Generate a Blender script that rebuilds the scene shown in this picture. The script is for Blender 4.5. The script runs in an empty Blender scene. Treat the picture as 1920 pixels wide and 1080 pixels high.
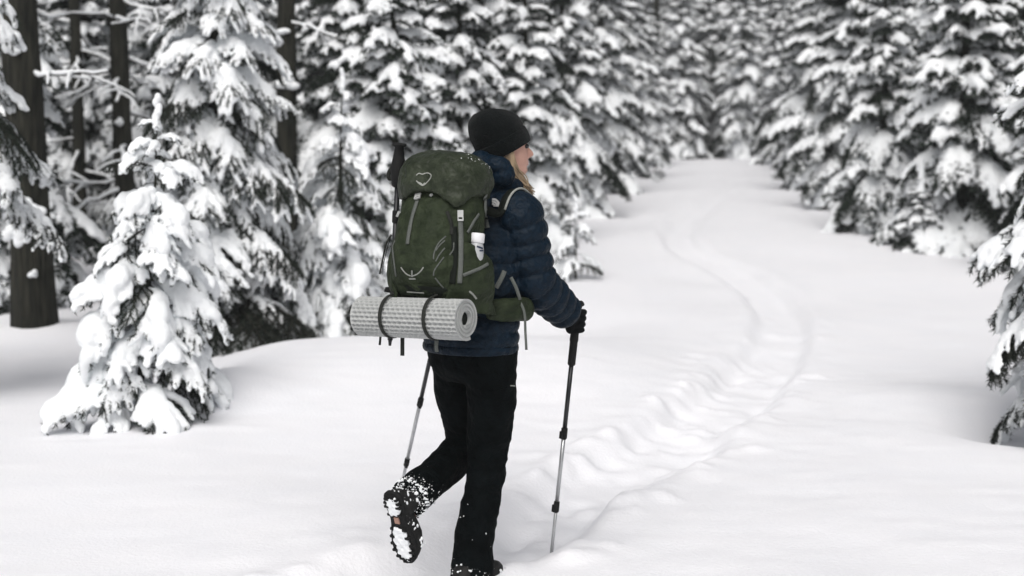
import bpy, bmesh, math, random
import numpy as np
from mathutils import Vector, Matrix, noise as mnoise

scene = bpy.context.scene
col = scene.collection
R = math.radians

# ------------------------------------------------------------------ camera
CAM_H, PITCH, FPX = 1.55, R(5.8), 2638.0
cam_data = bpy.data.cameras.new('camera')
cam_data.sensor_width = 36.0
cam_data.lens = 36.0 * FPX / 1920.0
cam_data.clip_start = 0.05
cam_data.clip_end = 2000.0
cam_data.dof.use_dof = True
cam_data.dof.focus_distance = 4.95
cam_data.dof.aperture_fstop = 2.4
cam = bpy.data.objects.new('camera', cam_data)
col.objects.link(cam)
cam.location = (0, 0, CAM_H)
cam.rotation_euler = (R(90) - PITCH, 0, 0)
scene.camera = cam

# ------------------------------------------------------------------ sky and sun (overcast)
SUN_EL, SUN_ROT = R(52), R(190)
world = bpy.data.worlds.new('World')
scene.world = world
world.use_nodes = True
wn, wl = world.node_tree.nodes, world.node_tree.links
wn.clear()
w_out = wn.new('ShaderNodeOutputWorld')
w_bg = wn.new('ShaderNodeBackground')
w_sky = wn.new('ShaderNodeTexSky')
w_sky.sky_type = 'NISHITA'
w_sky.sun_disc = False
w_sky.sun_elevation = SUN_EL
w_sky.sun_rotation = SUN_ROT
w_sky.dust_density = 6.0
w_sky.ozone_density = 1.0
w_hsv = wn.new('ShaderNodeHueSaturation')       # cloud cover takes the blue out of the sky
w_hsv.inputs['Saturation'].default_value = 0.30
w_bg.inputs['Strength'].default_value = 0.062
wl.new(w_sky.outputs[0], w_hsv.inputs['Color'])
wl.new(w_hsv.outputs[0], w_bg.inputs['Color'])
wl.new(w_bg.outputs[0], w_out.inputs['Surface'])

sun_data = bpy.data.lights.new('sun', 'SUN')
sun_data.energy = 1.5
sun_data.angle = R(45)
sun_data.color = (1.0, 0.975, 0.955)
sun = bpy.data.objects.new('sun', sun_data)
col.objects.link(sun)
# light comes from behind-left of the camera, high up
sun.rotation_euler = (R(90) - SUN_EL, 0, R(-10))

scene.view_settings.view_transform = 'Standard'
scene.view_settings.look = 'None'
scene.view_settings.gamma = 1.0
scene.view_settings.use_curve_mapping = False
scene.view_settings.exposure = 0.43
scene.cycles.use_denoising = True
scene.cycles.max_bounces = 10
scene.cycles.diffuse_bounces = 7
scene.cycles.sample_clamp_indirect = 4.0

# ------------------------------------------------------------------ helpers
def rng(seed):
    return np.random.default_rng(seed)

def P(px, py, d):
    """point of the place seen at photo pixel (px, py), d metres ahead of the camera"""
    xc, yc = (px - 960.0) / FPX, -(py - 540.0) / FPX
    cp, sp = math.cos(PITCH), math.sin(PITCH)
    dy = cp + yc * sp
    dz = -sp + yc * cp
    t = d / dy
    return Vector((xc * t, d, CAM_H + dz * t))

def mesh_from(name, verts, faces, smooth=True):
    """verts (N,3), faces: list of int arrays (M,k)"""
    me = bpy.data.meshes.new(name)
    verts = np.asarray(verts, np.float32)
    faces = [np.asarray(f, np.int32) for f in faces if len(f)]
    me.vertices.add(len(verts))
    me.vertices.foreach_set('co', verts.ravel())
    loops = np.concatenate([f.ravel() for f in faces])
    tot = np.concatenate([np.full(len(f), f.shape[1], np.int32) for f in faces])
    start = np.concatenate([[0], np.cumsum(tot)[:-1]]).astype(np.int32)
    me.loops.add(len(loops))
    me.loops.foreach_set('vertex_index', loops)
    me.polygons.add(len(tot))
    me.polygons.foreach_set('loop_start', start)
    me.polygons.foreach_set('loop_total', tot)
    me.polygons.foreach_set('use_smooth', np.full(len(tot), smooth, bool))
    me.update(calc_edges=True)
    return me

def mesh_arrays(me):
    v = np.empty(len(me.vertices) * 3, np.float32)
    me.vertices.foreach_get('co', v)
    v = v.reshape(-1, 3)
    me.calc_loop_triangles()
    t = np.empty(len(me.loop_triangles) * 3, np.int32)
    me.loop_triangles.foreach_get('vertices', t)
    return v, t.reshape(-1, 3)

def link(name, me, mat=None, parent=None):
    o = bpy.data.objects.new(name, me)
    col.objects.link(o)
    if mat is not None and len(me.materials) == 0:
        me.materials.append(mat)
    if parent is not None:
        o.parent = parent
    return o

def tag(o, label=None, cat=None, group=None, kind=None):
    if label: o['label'] = label
    if cat: o['category'] = cat
    if group: o['group'] = group
    if kind: o['kind'] = kind
    return o

def empty(name, loc=(0, 0, 0), rz=0.0):
    o = bpy.data.objects.new(name, None)
    o.empty_display_size = 0.1
    o.location = loc
    o.rotation_euler = (0, 0, rz)
    col.objects.link(o)
    return o

class MB:
    """collects shapes; build() links them as ONE mesh object"""
    def __init__(self):
        self.v, self.f, self.n = [], [], 0
    def add(self, v, *faces):
        v = np.asarray(v, float).reshape(-1, 3)
        for f in faces:
            f = np.asarray(f, int)
            if len(f): self.f.append(f + self.n)
        self.v.append(v); self.n += len(v)
        return self
    def tube(self, path, rad, seg=10, flat=None, up=(0, 0, 1), caps=True, closed=False):
        """swept tube; rad: scalar or per-point (or (ra, rb) pairs: ra along side vector, rb along the other)"""
        p = np.array([tuple(q) for q in path], float)
        n = len(p)
        rad = np.asarray(rad, float)
        if rad.ndim == 0: rad = np.full((n, 2), float(rad))
        elif rad.ndim == 1 and len(rad) == n: rad = np.stack([rad, rad], 1)
        elif rad.ndim == 1: rad = np.tile(rad, (n, 1))
        t = np.gradient(p, axis=0)
        if closed:
            t = np.roll(p, -1, 0) - np.roll(p, 1, 0)
        t /= np.linalg.norm(t, axis=1, keepdims=True) + 1e-9
        u = np.array(up, float)
        s = np.cross(t, u)
        bad = np.linalg.norm(s, axis=1) < 0.05
        s[bad] = np.cross(t[bad], np.array((0.31, 0.9, 0.2)))
        s /= np.linalg.norm(s, axis=1, keepdims=True)
        b = np.cross(s, t)
        a = np.linspace(0, 2 * np.pi, seg, endpoint=False)
        ca, sa = np.cos(a), np.sin(a)
        if flat:                                  # superellipse exponent
            ca = np.sign(ca) * np.abs(ca) ** (2 / flat); sa = np.sign(sa) * np.abs(sa) ** (2 / flat)
        v = p[:, None] + s[:, None] * (rad[:, 0, None] * ca)[:, :, None] + b[:, None] * (rad[:, 1, None] * sa)[:, :, None]
        i = np.arange(n if closed else n - 1)[:, None]; j = np.arange(seg)[None]
        i2 = (i + 1) % n; j2 = (j + 1) % seg
        q = np.stack([i * seg + j, i * seg + j2 + 0 * i, i2 * seg + j2, i2 * seg + j], -1).reshape(-1, 4)
        v = v.reshape(-1, 3)
        if caps and not closed:
            v = np.vstack([v, p[:1], p[-1:]])
            k = np.arange(seg); k2 = (k + 1) % seg
            c0 = np.stack([np.full(seg, n * seg), k2, k], 1)
            c1 = np.stack([np.full(seg, n * seg + 1), (n - 1) * seg + k, (n - 1) * seg + k2], 1)
            return self.add(v, q, np.vstack([c0, c1]))
        return self.add(v, q)
    def rings(self, rings, caps=True):
        r = np.array([[tuple(q) for q in ring] for ring in rings], float)
        n, seg = r.shape[:2]
        i = np.arange(n - 1)[:, None]; j = np.arange(seg)[None]; j2 = (j + 1) % seg
        q = np.stack([i * seg + j, i * seg + j2, (i + 1) * seg + j2, (i + 1) * seg + j], -1).reshape(-1, 4)
        v = r.reshape(-1, 3)
        if caps:
            v = np.vstack([v, r[0].mean(0)[None], r[-1].mean(0)[None]])
            k = np.arange(seg); k2 = (k + 1) % seg
            return self.add(v, q, np.vstack([np.stack([np.full(seg, n * seg), k2, k], 1),
                                             np.stack([np.full(seg, n * seg + 1), (n - 1) * seg + k, (n - 1) * seg + k2], 1)]))
        return self.add(v, q)
    def blob(self, c, r, M=None, jit=None):
        """ellipsoid from a shared unit icosphere; r: 3 radii, M: 3x3 axes"""
        v = (ICO_V if jit is None else ICO1_V) * np.asarray(r, float)
        if jit is not None: v = v * jit.uniform(0.6, 1.35, (len(v), 1))
        if M is not None: v = v @ np.asarray(M, float).T
        return self.add(v + np.asarray(tuple(c), float), ICO_F if jit is None else ICO1_F)
    def box(self, c, h, M=None):
        """box with half sizes h and axes M (columns)"""
        s = np.array([(x, y, z) for x in (-1, 1) for y in (-1, 1) for z in (-1, 1)], float) * np.asarray(h, float)
        if M is not None: s = s @ np.asarray(M, float).T
        return self.add(s + np.asarray(tuple(c), float),
                        [(0, 1, 3, 2), (4, 6, 7, 5), (0, 4, 5, 1), (2, 3, 7, 6), (0, 2, 6, 4), (1, 5, 7, 3)])
    def arrays(self):
        return np.vstack(self.v), self.f
    def mesh(self, name, smooth=True):
        byk = {}
        for f in self.f: byk.setdefault(f.shape[1], []).append(f)
        return mesh_from(name, np.vstack(self.v), [np.vstack(x) for x in byk.values()], smooth)
    def build(self, name, mat=None, parent=None, smooth=True):
        return link(name, self.mesh(name, smooth), mat, parent)

def ico(n):
    b = bmesh.new(); bmesh.ops.create_icosphere(b, subdivisions=n, radius=1.0); b.verts.ensure_lookup_table()
    v = np.array([q.co[:] for q in b.verts]); f = np.array([[q.index for q in p.verts] for p in b.faces]); b.free()
    return v, f
ICO_V, ICO_F = ico(2)
ICO1_V, ICO1_F = ico(1)

def remesh(me, voxel, smooth=2, factor=0.5, decimate=None):
    """voxel union of overlapping closed shells, smoothed: one continuous skin"""
    o = bpy.data.objects.new('tmp', me); col.objects.link(o)
    m = o.modifiers.new('r', 'REMESH'); m.mode = 'VOXEL'; m.voxel_size = voxel; m.use_smooth_shade = True
    if smooth:
        s = o.modifiers.new('s', 'SMOOTH'); s.factor = factor; s.iterations = smooth
    if decimate:
        d = o.modifiers.new('d', 'DECIMATE'); d.ratio = decimate
    dg = bpy.context.evaluated_depsgraph_get()
    out = bpy.data.meshes.new_from_object(o.evaluated_get(dg))
    bpy.data.objects.remove(o); bpy.data.meshes.remove(me)
    return out

def displace(me, fn):
    """move each vertex along its normal by fn(co)"""
    n = len(me.vertices)
    co = np.empty(n * 3, np.float32); me.vertices.foreach_get('co', co); co = co.reshape(-1, 3)
    no = np.empty(n * 3, np.float32); me.vertex_normals.foreach_get('vector', no); no = no.reshape(-1, 3)
    d = np.array([fn(c) for c in co], np.float32)
    me.vertices.foreach_set('co', (co + no * d[:, None]).ravel()); me.update()

# ------------------------------------------------------------------ materials
def nodes_of(name):
    m = bpy.data.materials.new(name); m.use_nodes = True
    nt = m.node_tree
    return m, nt, nt.nodes['Principled BSDF']

def mat(name, c1, c2=None, scale=20.0, rough=0.7, bump=0.0, bscale=None, bdist=0.01, metal=0.0, spec=0.3,
        stretch=None, sheen=0.0, detail=6.0, rand=0.0):
    m, nt, b = nodes_of(name)
    b.inputs['Roughness'].default_value = rough
    b.inputs['Metallic'].default_value = metal
    b.inputs['Specular IOR Level'].default_value = spec
    if sheen: b.inputs['Sheen Weight'].default_value = sheen
    tc = nt.nodes.new('ShaderNodeTexCoord'); mp = nt.nodes.new('ShaderNodeMapping')
    nt.links.new(tc.outputs['Object'], mp.inputs['Vector'])
    if stretch: mp.inputs['Scale'].default_value = stretch
    nz = nt.nodes.new('ShaderNodeTexNoise'); nz.inputs['Scale'].default_value = scale; nz.inputs['Detail'].default_value = detail
    nt.links.new(mp.outputs[0], nz.inputs['Vector'])
    cr = nt.nodes.new('ShaderNodeValToRGB')
    c2 = c2 or tuple(0.75 * x for x in c1)
    cr.color_ramp.elements[0].position = 0.32; cr.color_ramp.elements[1].position = 0.68
    cr.color_ramp.elements[0].color = (*c2, 1); cr.color_ramp.elements[1].color = (*c1, 1)
    nt.links.new(nz.outputs['Fac'], cr.inputs['Fac'])
    out = cr.outputs['Color']
    if rand:
        oi = nt.nodes.new('ShaderNodeObjectInfo'); hs = nt.nodes.new('ShaderNodeHueSaturation')
        mr = nt.nodes.new('ShaderNodeMapRange'); mr.inputs['To Min'].default_value = 1 - rand; mr.inputs['To Max'].default_value = 1 + rand
        nt.links.new(oi.outputs['Random'], mr.inputs['Value']); nt.links.new(mr.outputs[0], hs.inputs['Value'])
        nt.links.new(out, hs.inputs['Color']); out = hs.outputs['Color']
    nt.links.new(out, b.inputs['Base Color'])
    if bump:
        n2 = nt.nodes.new('ShaderNodeTexNoise'); n2.inputs['Scale'].default_value = bscale or scale * 2; n2.inputs['Detail'].default_value = 5
        nt.links.new(mp.outputs[0], n2.inputs['Vector'])
        bp = nt.nodes.new('ShaderNodeBump'); bp.inputs['Strength'].default_value = bump; bp.inputs['Distance'].default_value = bdist
        nt.links.new(n2.outputs['Fac'], bp.inputs['Height']); nt.links.new(bp.outputs[0], b.inputs['Normal'])
    return m

M_GROUND = mat('snow_ground', (0.88, 0.88, 0.905), (0.86, 0.865, 0.895), 3.0, 0.65, 0.35, 60.0, 0.010, spec=0.2)
M_SNOW = mat('snow_on_branches', (0.885, 0.905, 0.915), (0.86, 0.885, 0.90), 6.0, 0.65, 0.45, 45.0, 0.012, spec=0.2)
M_NEEDLE = mat('spruce_needles', (0.022, 0.031, 0.022), (0.009, 0.014, 0.010), 9.0, 0.6, spec=0.25, rand=0.3)
M_TWIG = mat('twig_bark', (0.045, 0.040, 0.032), (0.022, 0.02, 0.017), 30.0, 0.85)
M_BARK = mat('trunk_bark', (0.036, 0.035, 0.026), (0.007, 0.008, 0.006), 26.0, 0.9, 1.0, 30.0, 0.05, stretch=(1, 1, 0.12))
# ------------------------------------------------------------------ ground
def sm(a, b, x):
    t = np.clip((x - a) / (b - a), 0, 1)
    return t * t * (3 - 2 * t)

def vnoise(x, y, seed=0):
    """smooth value noise in [-1, 1], vectorised"""
    x = np.asarray(x, float); y = np.asarray(y, float)
    xi = np.floor(x).astype(np.int64); yi = np.floor(y).astype(np.int64)
    fx = x - xi; fy = y - yi
    fx = fx * fx * fx * (fx * (fx * 6 - 15) + 10); fy = fy * fy * fy * (fy * (fy * 6 - 15) + 10)
    def h(i, j):
        n = (i * 374761393 + j * 668265263 + seed * 1442695041) & 0xffffffff
        n = ((n ^ (n >> 13)) * 1274126177) & 0xffffffff
        n = n ^ (n >> 16)
        return (n & 0xffff) / 32767.5 - 1.0
    a = h(xi, yi) * (1 - fx) + h(xi + 1, yi) * fx
    b = h(xi, yi + 1) * (1 - fx) + h(xi + 1, yi + 1) * fx
    return a * (1 - fy) + b * fy

HY = np.array([-60, 0, 6, 8, 10, 13, 18, 25, 32, 45, 60, 90, 140, 260], float)
HZ = np.array([0, 0, 0, 0.01, 0.05, 0.15, 0.36, 0.62, 0.74, 0.84, 1.3, 3.0, 6.0, 12.0], float)

def base_h(x, y):
    x = np.asarray(x, float); y = np.asarray(y, float)
    z = 0.25 * (np.interp(y - 1.2, HY, HZ) + 2 * np.interp(y, HY, HZ) + np.interp(y + 1.2, HY, HZ))
    # the bank left of the hiker, falling away again behind its crest
    win = sm(-2.35, -1.5, x) * (1 - sm(0.1, 1.6, x))
    z = z + win * (0.20 * np.exp(-((y - 9.1) / 1.25) ** 2) - 0.16 * np.exp(-((y - 11.6) / 1.0) ** 2))
    # rising ground under the forest left, slight hollow by the young spruce
    z = z - 0.10 * np.exp(-((x + 2.9) ** 2 + (y - 9.6) ** 2) / 1.6)
    z = z + 0.13 * np.exp(-(((x + 1.72) / 0.28) ** 2 + ((y - 8.1) / 0.38) ** 2))
    z = z - 0.05 * np.exp(-(((x + 1.55) / 0.2) ** 2 + ((y - 7.75) / 0.22) ** 2))
    for tx_, ty_, r_ in ((-3.76, 11.0, 0.42), (-3.9, 14.2, 0.35), (-2.1, 13.2, 0.35)):     # snow drifted up round the old trunks
        z = z + 0.10 * np.exp(-((x - tx_) ** 2 + (y - ty_) ** 2) / r_ ** 2)
    # the well round the spruce at the right
    z = z - 0.20 * np.exp(-(((x - 2.85) / 0.42) ** 2 + ((y - 7.65) / 0.4) ** 2))
    z = z + 0.05 * np.exp(-(((x - 2.55) / 0.5) ** 2 + ((y - 8.5) / 0.35) ** 2))
    z = z + 0.035 * vnoise(x * 0.45 + 3, y * 0.45, 1) + 0.02 * vnoise(x * 1.1, y * 0.9, 2) + 0.006 * vnoise(x * 3.1, y * 2.3, 3) + 0.0035 * vnoise(x * 4.3, y * 10.0, 4) + 0.0018 * vnoise(x * 14, y * 19, 6)
    return z

def on_ground(px, py):
    """where the line of sight through a photo pixel meets the snow"""
    d0, d1 = 2.0, 80.0
    prev = 2.0
    for d in np.geomspace(2.0, 80.0, 500):
        q = P(px, py, d)
        if q.z < float(base_h(q.x, q.y)):
            return (q.x, q.y)
        prev = d
    q = P(px, py, 60); return (q.x, q.y)

trail_px = [(330, 1230), (520, 1160), (690, 1105), (800, 1070), (900, 1030), (985, 985), (1080, 925), (1180, 868), (1270, 818), (1350, 765),
            (1420, 705), (1460, 650), (1470, 600), (1440, 552), (1385, 515), (1320, 485), (1280, 462), (1268, 440),
            (1285, 415), (1320, 390), (1352, 365), (1372, 345), (1385, 330)]
_tp = np.array([on_ground(*p) for p in trail_px])
_s = np.concatenate([[0], np.cumsum(np.linalg.norm(np.diff(_tp, axis=0), axis=1))])
_ss = np.arange(0, _s[-1], 0.08)
_tx = np.interp(_ss, _s, _tp[:, 0]); _ty = np.interp(_ss, _s, _tp[:, 1])
for _ in range(10):
    _tx[1:-1] = 0.25 * _tx[:-2] + 0.5 * _tx[1:-1] + 0.25 * _tx[2:]
    _ty[1:-1] = 0.25 * _ty[:-2] + 0.5 * _ty[1:-1] + 0.25 * _ty[2:]
TRAIL = np.stack([_tx, _ty], 1)
TDIR = np.gradient(TRAIL, axis=0); TDIR /= np.linalg.norm(TDIR, axis=1, keepdims=True)

_r = rng(5)
STEPS = []                                       # old boot holes, left and right of the trail's middle
for k in range(2, len(TRAIL), 4):
    side = 1 if (k // 4) % 2 else -1
    n = np.array([-TDIR[k][1], TDIR[k][0]])
    c = TRAIL[k] + n * side * (0.09 + 0.07 * _r.normal()) + TDIR[k] * 0.12 * _r.normal()
    STEPS.append((c[0], c[1], TDIR[k][0], TDIR[k][1], (0.008 + 0.034 * _r.random() ** 1.5) * float(np.interp(c[1], [5.5, 7.5, 10, 13], [1.0, 0.75, 0.35, 0.12])), 0.15 + 0.05 * _r.random()))
STEPS.append((-0.30, 4.96, 0.5, 0.86, 0.09, 0.17))
CLODS = []
for k in range(0, len(TRAIL), 1):
    if TRAIL[k][1] > 13 or _r.random() < (TRAIL[k][1] - 7.0) / 6.0: continue
    for _ in range(5):
        side = _r.choice([-1, 1]); n = np.array([-TDIR[k][1], TDIR[k][0]])
        off = side * abs(_r.normal(0.27, 0.10)) if _r.random() < 0.7 else _r.normal(0, 0.14)
        c = TRAIL[k] + n * off + TDIR[k] * _r.normal(0, 0.05)
        CLODS.append((c[0], c[1], _r.uniform(0.018, 0.06), _r.uniform(0.006, 0.026)))

def trail_h(x, y):
    """trench, boot holes and thrown-up clods (flat arrays)"""
    dz = np.zeros_like(x)
    near = (x > TRAIL[:, 0].min() - 1.2) & (x < TRAIL[:, 0].max() + 1.2) & (y > TRAIL[:, 1].min() - 1.2) & (y < TRAIL[:, 1].max() + 1.5)
    idx = np.nonzero(near)[0]
    X, Y = x[idx], y[idx]
    D = np.full(len(idx), 9.0)
    S = np.zeros(len(idx))
    for c in range(0, len(idx), 20000):
        q = np.stack([X[c:c + 20000], Y[c:c + 20000]], 1)
        d2 = ((q[:, None] - TRAIL[None]) ** 2).sum(2)
        k = d2.argmin(1)
        dd = np.sqrt(d2[np.arange(len(q)), k])
        sg = np.sign((q[:, 0] - TRAIL[k, 0]) * -TDIR[k, 1] + (q[:, 1] - TRAIL[k, 1]) * TDIR[k, 0])
        D[c:c + 20000] = dd * sg
    wob = D + (0.055 - 0.035 * sm(7, 10, Y)) * vnoise(X * 2.0, Y * 2.0, 11) + (0.018 - 0.010 * sm(7, 10, Y)) * vnoise(X * 7, Y * 7, 12)
    A = np.abs(wob)
    inside = 1 - sm(0.15, 0.25 + 0.05 * (1 - sm(6.5, 9.0, Y)), A)
    dep = 0.080
    z = -dep * inside
    z = z + 0.22 * dep * np.exp(-((A - 0.33) / 0.08) ** 2) * (0.6 + 0.6 * vnoise(X * 2.4, Y * 2.4, 13))
    z = z + inside * (1 - 0.75 * sm(6.5, 13, Y)) * (0.013 * vnoise(X * 5, Y * 5, 14) + 0.005 * vnoise(X * 13, Y * 13, 15))
    skirt = np.exp(-(A / 0.6) ** 2)
    z = z + skirt * (1 - 0.7 * sm(6.5, 13, Y)) * (0.008 * vnoise(X * 9, Y * 9, 16) + 0.004 * vnoise(X * 22, Y * 22, 17))
    for (cx, cy, tx, ty, dep, ln) in STEPS:
        m = np.nonzero((np.abs(X - cx) < 0.4) & (np.abs(Y - cy) < 0.4))[0]
        if not len(m): continue
        u = (X[m] - cx) * tx + (Y[m] - cy) * ty; v = -(X[m] - cx) * ty + (Y[m] - cy) * tx
        g = (u / ln) ** 2 + (v / (ln * 0.5)) ** 2
        z[m] -= dep * (1 - sm(0.5, 1.15, g))
        z[m] += 0.10 * dep * np.exp(-((np.sqrt(g) - 1.3) / 0.25) ** 2) * (0.5 + 0.5 * vnoise(X[m] * 9, Y[m] * 9, 18))
    for (cx, cy, r, h) in CLODS:
        m = np.nonzero((np.abs(X - cx) < 2.2 * r) & (np.abs(Y - cy) < 2.2 * r))[0]
        if not len(m): continue
        z[m] += h * (1 - sm(0.3, 1.4, ((X[m] - cx) ** 2 + (Y[m] - cy) ** 2) / r ** 2))
    dz[idx] = z
    return dz

def axis(lo, dlo, dhi, hi, fine, grow):
    a = list(np.arange(dlo, dhi, fine))
    s = fine; v = a[-1]
    while v < hi:
        s = min(s * grow, 12.0); v += s; a.append(v)
    s = fine; v = a[0]; b = []
    while v > lo:
        s = min(s * grow, 12.0); v -= s; b.append(v)
    return np.array(b[::-1] + a)

gx = axis(-260, -1.2, 2.4, 260, 0.030, 1.040)
gy = axis(-60, 4.2, 9.0, 280, 0.030, 1.026)
GX, GY = np.meshgrid(gx, gy)
fx, fy = GX.ravel(), GY.ravel()
GZ = base_h(fx, fy) + trail_h(fx, fy)
nx, ny = len(gx), len(gy)
_g = GZ.reshape(ny, nx)
for _ in range(2):
    _g[1:-1, 1:-1] = 0.4 * _g[1:-1, 1:-1] + 0.15 * (_g[:-2, 1:-1] + _g[2:, 1:-1] + _g[1:-1, :-2] + _g[1:-1, 2:])
GZ = _g.ravel()
_i = np.arange(ny - 1)[:, None]; _j = np.arange(nx - 1)[None]
gq = np.stack([_i * nx + _j, _i * nx + _j + 1, (_i + 1) * nx + _j + 1, (_i + 1) * nx + _j], -1).reshape(-1, 4)
ground = link('snowy_ground', mesh_from('snowy_ground', np.stack([fx, fy, GZ], 1), [gq]), M_GROUND)
tag(ground, 'smooth white snow cover with a trodden winding trail', kind='structure')

def gz(x, y):
    return float(base_h(x, y))

# ------------------------------------------------------------------ spruce boughs
def needles_on(mb, pts, tan, seed, length, width, per, spread=0.85):
    """dark needles: one thin triangle each, 'per' to every sample point"""
    g = rng(seed)
    n = len(pts) * per
    p = np.repeat(pts, per, 0) + g.normal(0, 0.002, (n, 3)); t = np.repeat(tan, per, 0)
    rnd = g.normal(size=(n, 3)); rnd[:, 2] -= 0.25
    rad = rnd - (rnd * t).sum(1, keepdims=True) * t
    rad /= np.linalg.norm(rad, axis=1, keepdims=True) + 1e-9
    d = t * 0.75 + rad * spread
    d /= np.linalg.norm(d, axis=1, keepdims=True)
    sd = np.cross(d, g.normal(size=(n, 3))); sd /= np.linalg.norm(sd, axis=1, keepdims=True) + 1e-9
    L = length * g.uniform(0.7, 1.25, (n, 1))
    a = p - sd * width * 0.5; b = p + sd * width * 0.5; c = p + d * L
    v = np.stack([a, b, c], 1).reshape(-1, 3)
    mb.add(v, np.arange(3 * n).reshape(-1, 3))

def bough_lines(L, seed, droop, rise, ntw, tw_len, twig_droop=0.5):
    """the woody lines of one bough, growing along +x"""
    g = rng(seed)
    s = np.linspace(0, 1, 14)
    bend = g.normal(0, 0.05)
    sp = np.stack([L * s * (1 - 0.12 * droop * s), L * bend * s * s, L * (rise * s - droop * s ** 2.2)], 1)
    lines = [sp]
    for k in range(ntw):
        u = 0.14 + 0.84 * (k + 0.5 * g.random()) / ntw
        side = 1 if k % 2 else -1
        i = u * 13; i0 = min(int(i), 12); f = i - i0
        o = sp[i0] * (1 - f) + sp[i0 + 1] * f
        t = sp[i0 + 1] - sp[i0]; t /= np.linalg.norm(t)
        ang = side * R(g.uniform(38, 62))
        dx = t[0] * math.cos(ang) - math.sin(ang) * t[1]; dy = t[0] * math.sin(ang) + t[1] * math.cos(ang)
        ln = L * tw_len * (1.05 - 0.75 * u) * g.uniform(0.7, 1.2) * (0.55 + 0.45 * sm(0.1, 0.35, u))
        q = np.linspace(0, 1, 7)
        dz = t[2] * 0.7 + g.normal(0, 0.06)
        ln_ = np.stack([o[0] + ln * q * dx, o[1] + ln * q * dy, o[2] + ln * (dz * q - twig_droop * q * q)], 1)
        lines.append(ln_)
        if ln > 0.16:                              # second-order twigs
            for m in range(3):
                w = 0.3 + 0.22 * m + 0.1 * g.random(); ii = min(int(w * 6), 5)
                o2 = ln_[ii]; a2 = math.atan2(dy, dx) + (1 if m % 2 else -1) * R(g.uniform(35, 60))
                l2 = ln * 0.42 * g.uniform(0.7, 1.2) * (1.1 - 0.6 * w)
                q2 = np.linspace(0, 1, 5)
                lines.append(np.stack([o2[0] + l2 * q2 * math.cos(a2), o2[1] + l2 * q2 * math.sin(a2),
                                       o2[2] + l2 * ((dz - 0.3) * q2 - 0.5 * q2 * q2)], 1))
    return lines

def bough_proto(L, seed, rs, rt, ntw=12, tw_len=0.5, droop=0.35, rise=0.05, vox=0.014, nl=0.022, nw=0.0035, nstep=0.009,
                per=5, cover=0.72, dec=None, wood_seg=5):
    """returns (needle mesh arrays, wood arrays, snow mesh arrays)"""
    g = rng(seed + 1000)
    lines = bough_lines(L, seed, droop, rise, ntw, tw_len)
    nb, wb, sb = MB(), MB(), MB()
    for k, ln in enumerate(lines):
        seglen = np.linalg.norm(np.diff(ln, axis=0), axis=1); tot = seglen.sum()
        if tot < 0.015: continue
        cs = np.concatenate([[0], np.cumsum(seglen)]) / tot
        r0 = 0.011 * L if k == 0 else 0.004 * L
        if wood_seg > 3 or len(ln) > 5:                    # far boughs: only the main wood, in few steps
            lw = ln if wood_seg > 3 else ln[::4 if k == 0 else 3]
            wb.tube(lw, np.linspace(max(r0, 0.0022), 0.0014, len(lw)), wood_seg, caps=False)
        m = max(int(tot / nstep), 3)
        u = np.linspace(0.18 if k == 0 else 0.02, 1, m)
        pts = np.stack([np.interp(u, cs, ln[:, c]) for c in range(3)], 1)
        tn = np.gradient(pts, axis=0); tn /= np.linalg.norm(tn, axis=1, keepdims=True) + 1e-9
        needles_on(nb, pts, tn, seed * 97 + k, nl, nw, per)
        # the snow lying on it
        if k and g.random() > cover: continue
        r = rs if k == 0 else rt * (0.65 + 0.35 * min(tot / (0.3 * L), 1.3))
        end = g.uniform(0.86, 1.0) if k == 0 else g.uniform(0.7, 1.0)
        st = 0.10 if k == 0 else 0.0
        m = max(int(tot * (end - st) / (r * 0.5)), 2)
        u = np.linspace(st, end, m)
        pts = np.stack([np.interp(u, cs, ln[:, c]) for c in range(3)], 1)
        tn = np.gradient(pts, axis=0); tn /= np.linalg.norm(tn, axis=1, keepdims=True) + 1e-9
        wob = g.normal(0, 0.16, m)
        for q, (p, t) in enumerate(zip(pts, tn)):
            f = (q + 0.5) / m
            rr = r * (0.75 + 0.35 * math.sin(math.pi * min(1, f * 1.1) ** 0.8) + wob[q])
            if k == 0: rr *= (0.75 + 0.5 * f) if f < 0.7 else (1.1 - 0.6 * (f - 0.7))
            rr = max(rr, r * 0.45)
            sd = np.cross((0, 0, 1.0), t); sd /= np.linalg.norm(sd) + 1e-9
            up = np.cross(t, sd)
            sb.blob(p + np.array((0, 0, rr * 0.42)) + g.normal(0, rr * 0.12, 3), (rr * 1.15, rr * 1.0, rr * 0.72), np.stack([t, sd, up], 1))
    me = remesh(sb.mesh('s'), vox, 2, 0.5, dec)
    sv, sf = mesh_arrays(me)
    no = np.empty(len(sv) * 3, np.float32); me.vertex_normals.foreach_get('vector', no); no = no.reshape(-1, 3)
    sc = 0.55 / max(rt, 0.012)
    amp = rt * 0.30
    d = np.array([mnoise.noise(Vector(c) * sc) + 0.5 * mnoise.noise(Vector(c) * sc * 2.3) for c in sv])
    sv = sv + no * (amp * d)[:, None]
    bpy.data.meshes.remove(me)
    return nb.arrays(), wb.arrays(), (sv, [sf])

def flat_faces(fs):
    out = {}
    for f in fs: out.setdefault(f.shape[1], []).append(f)
    return [np.vstack(x) for x in out.values()]

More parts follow.
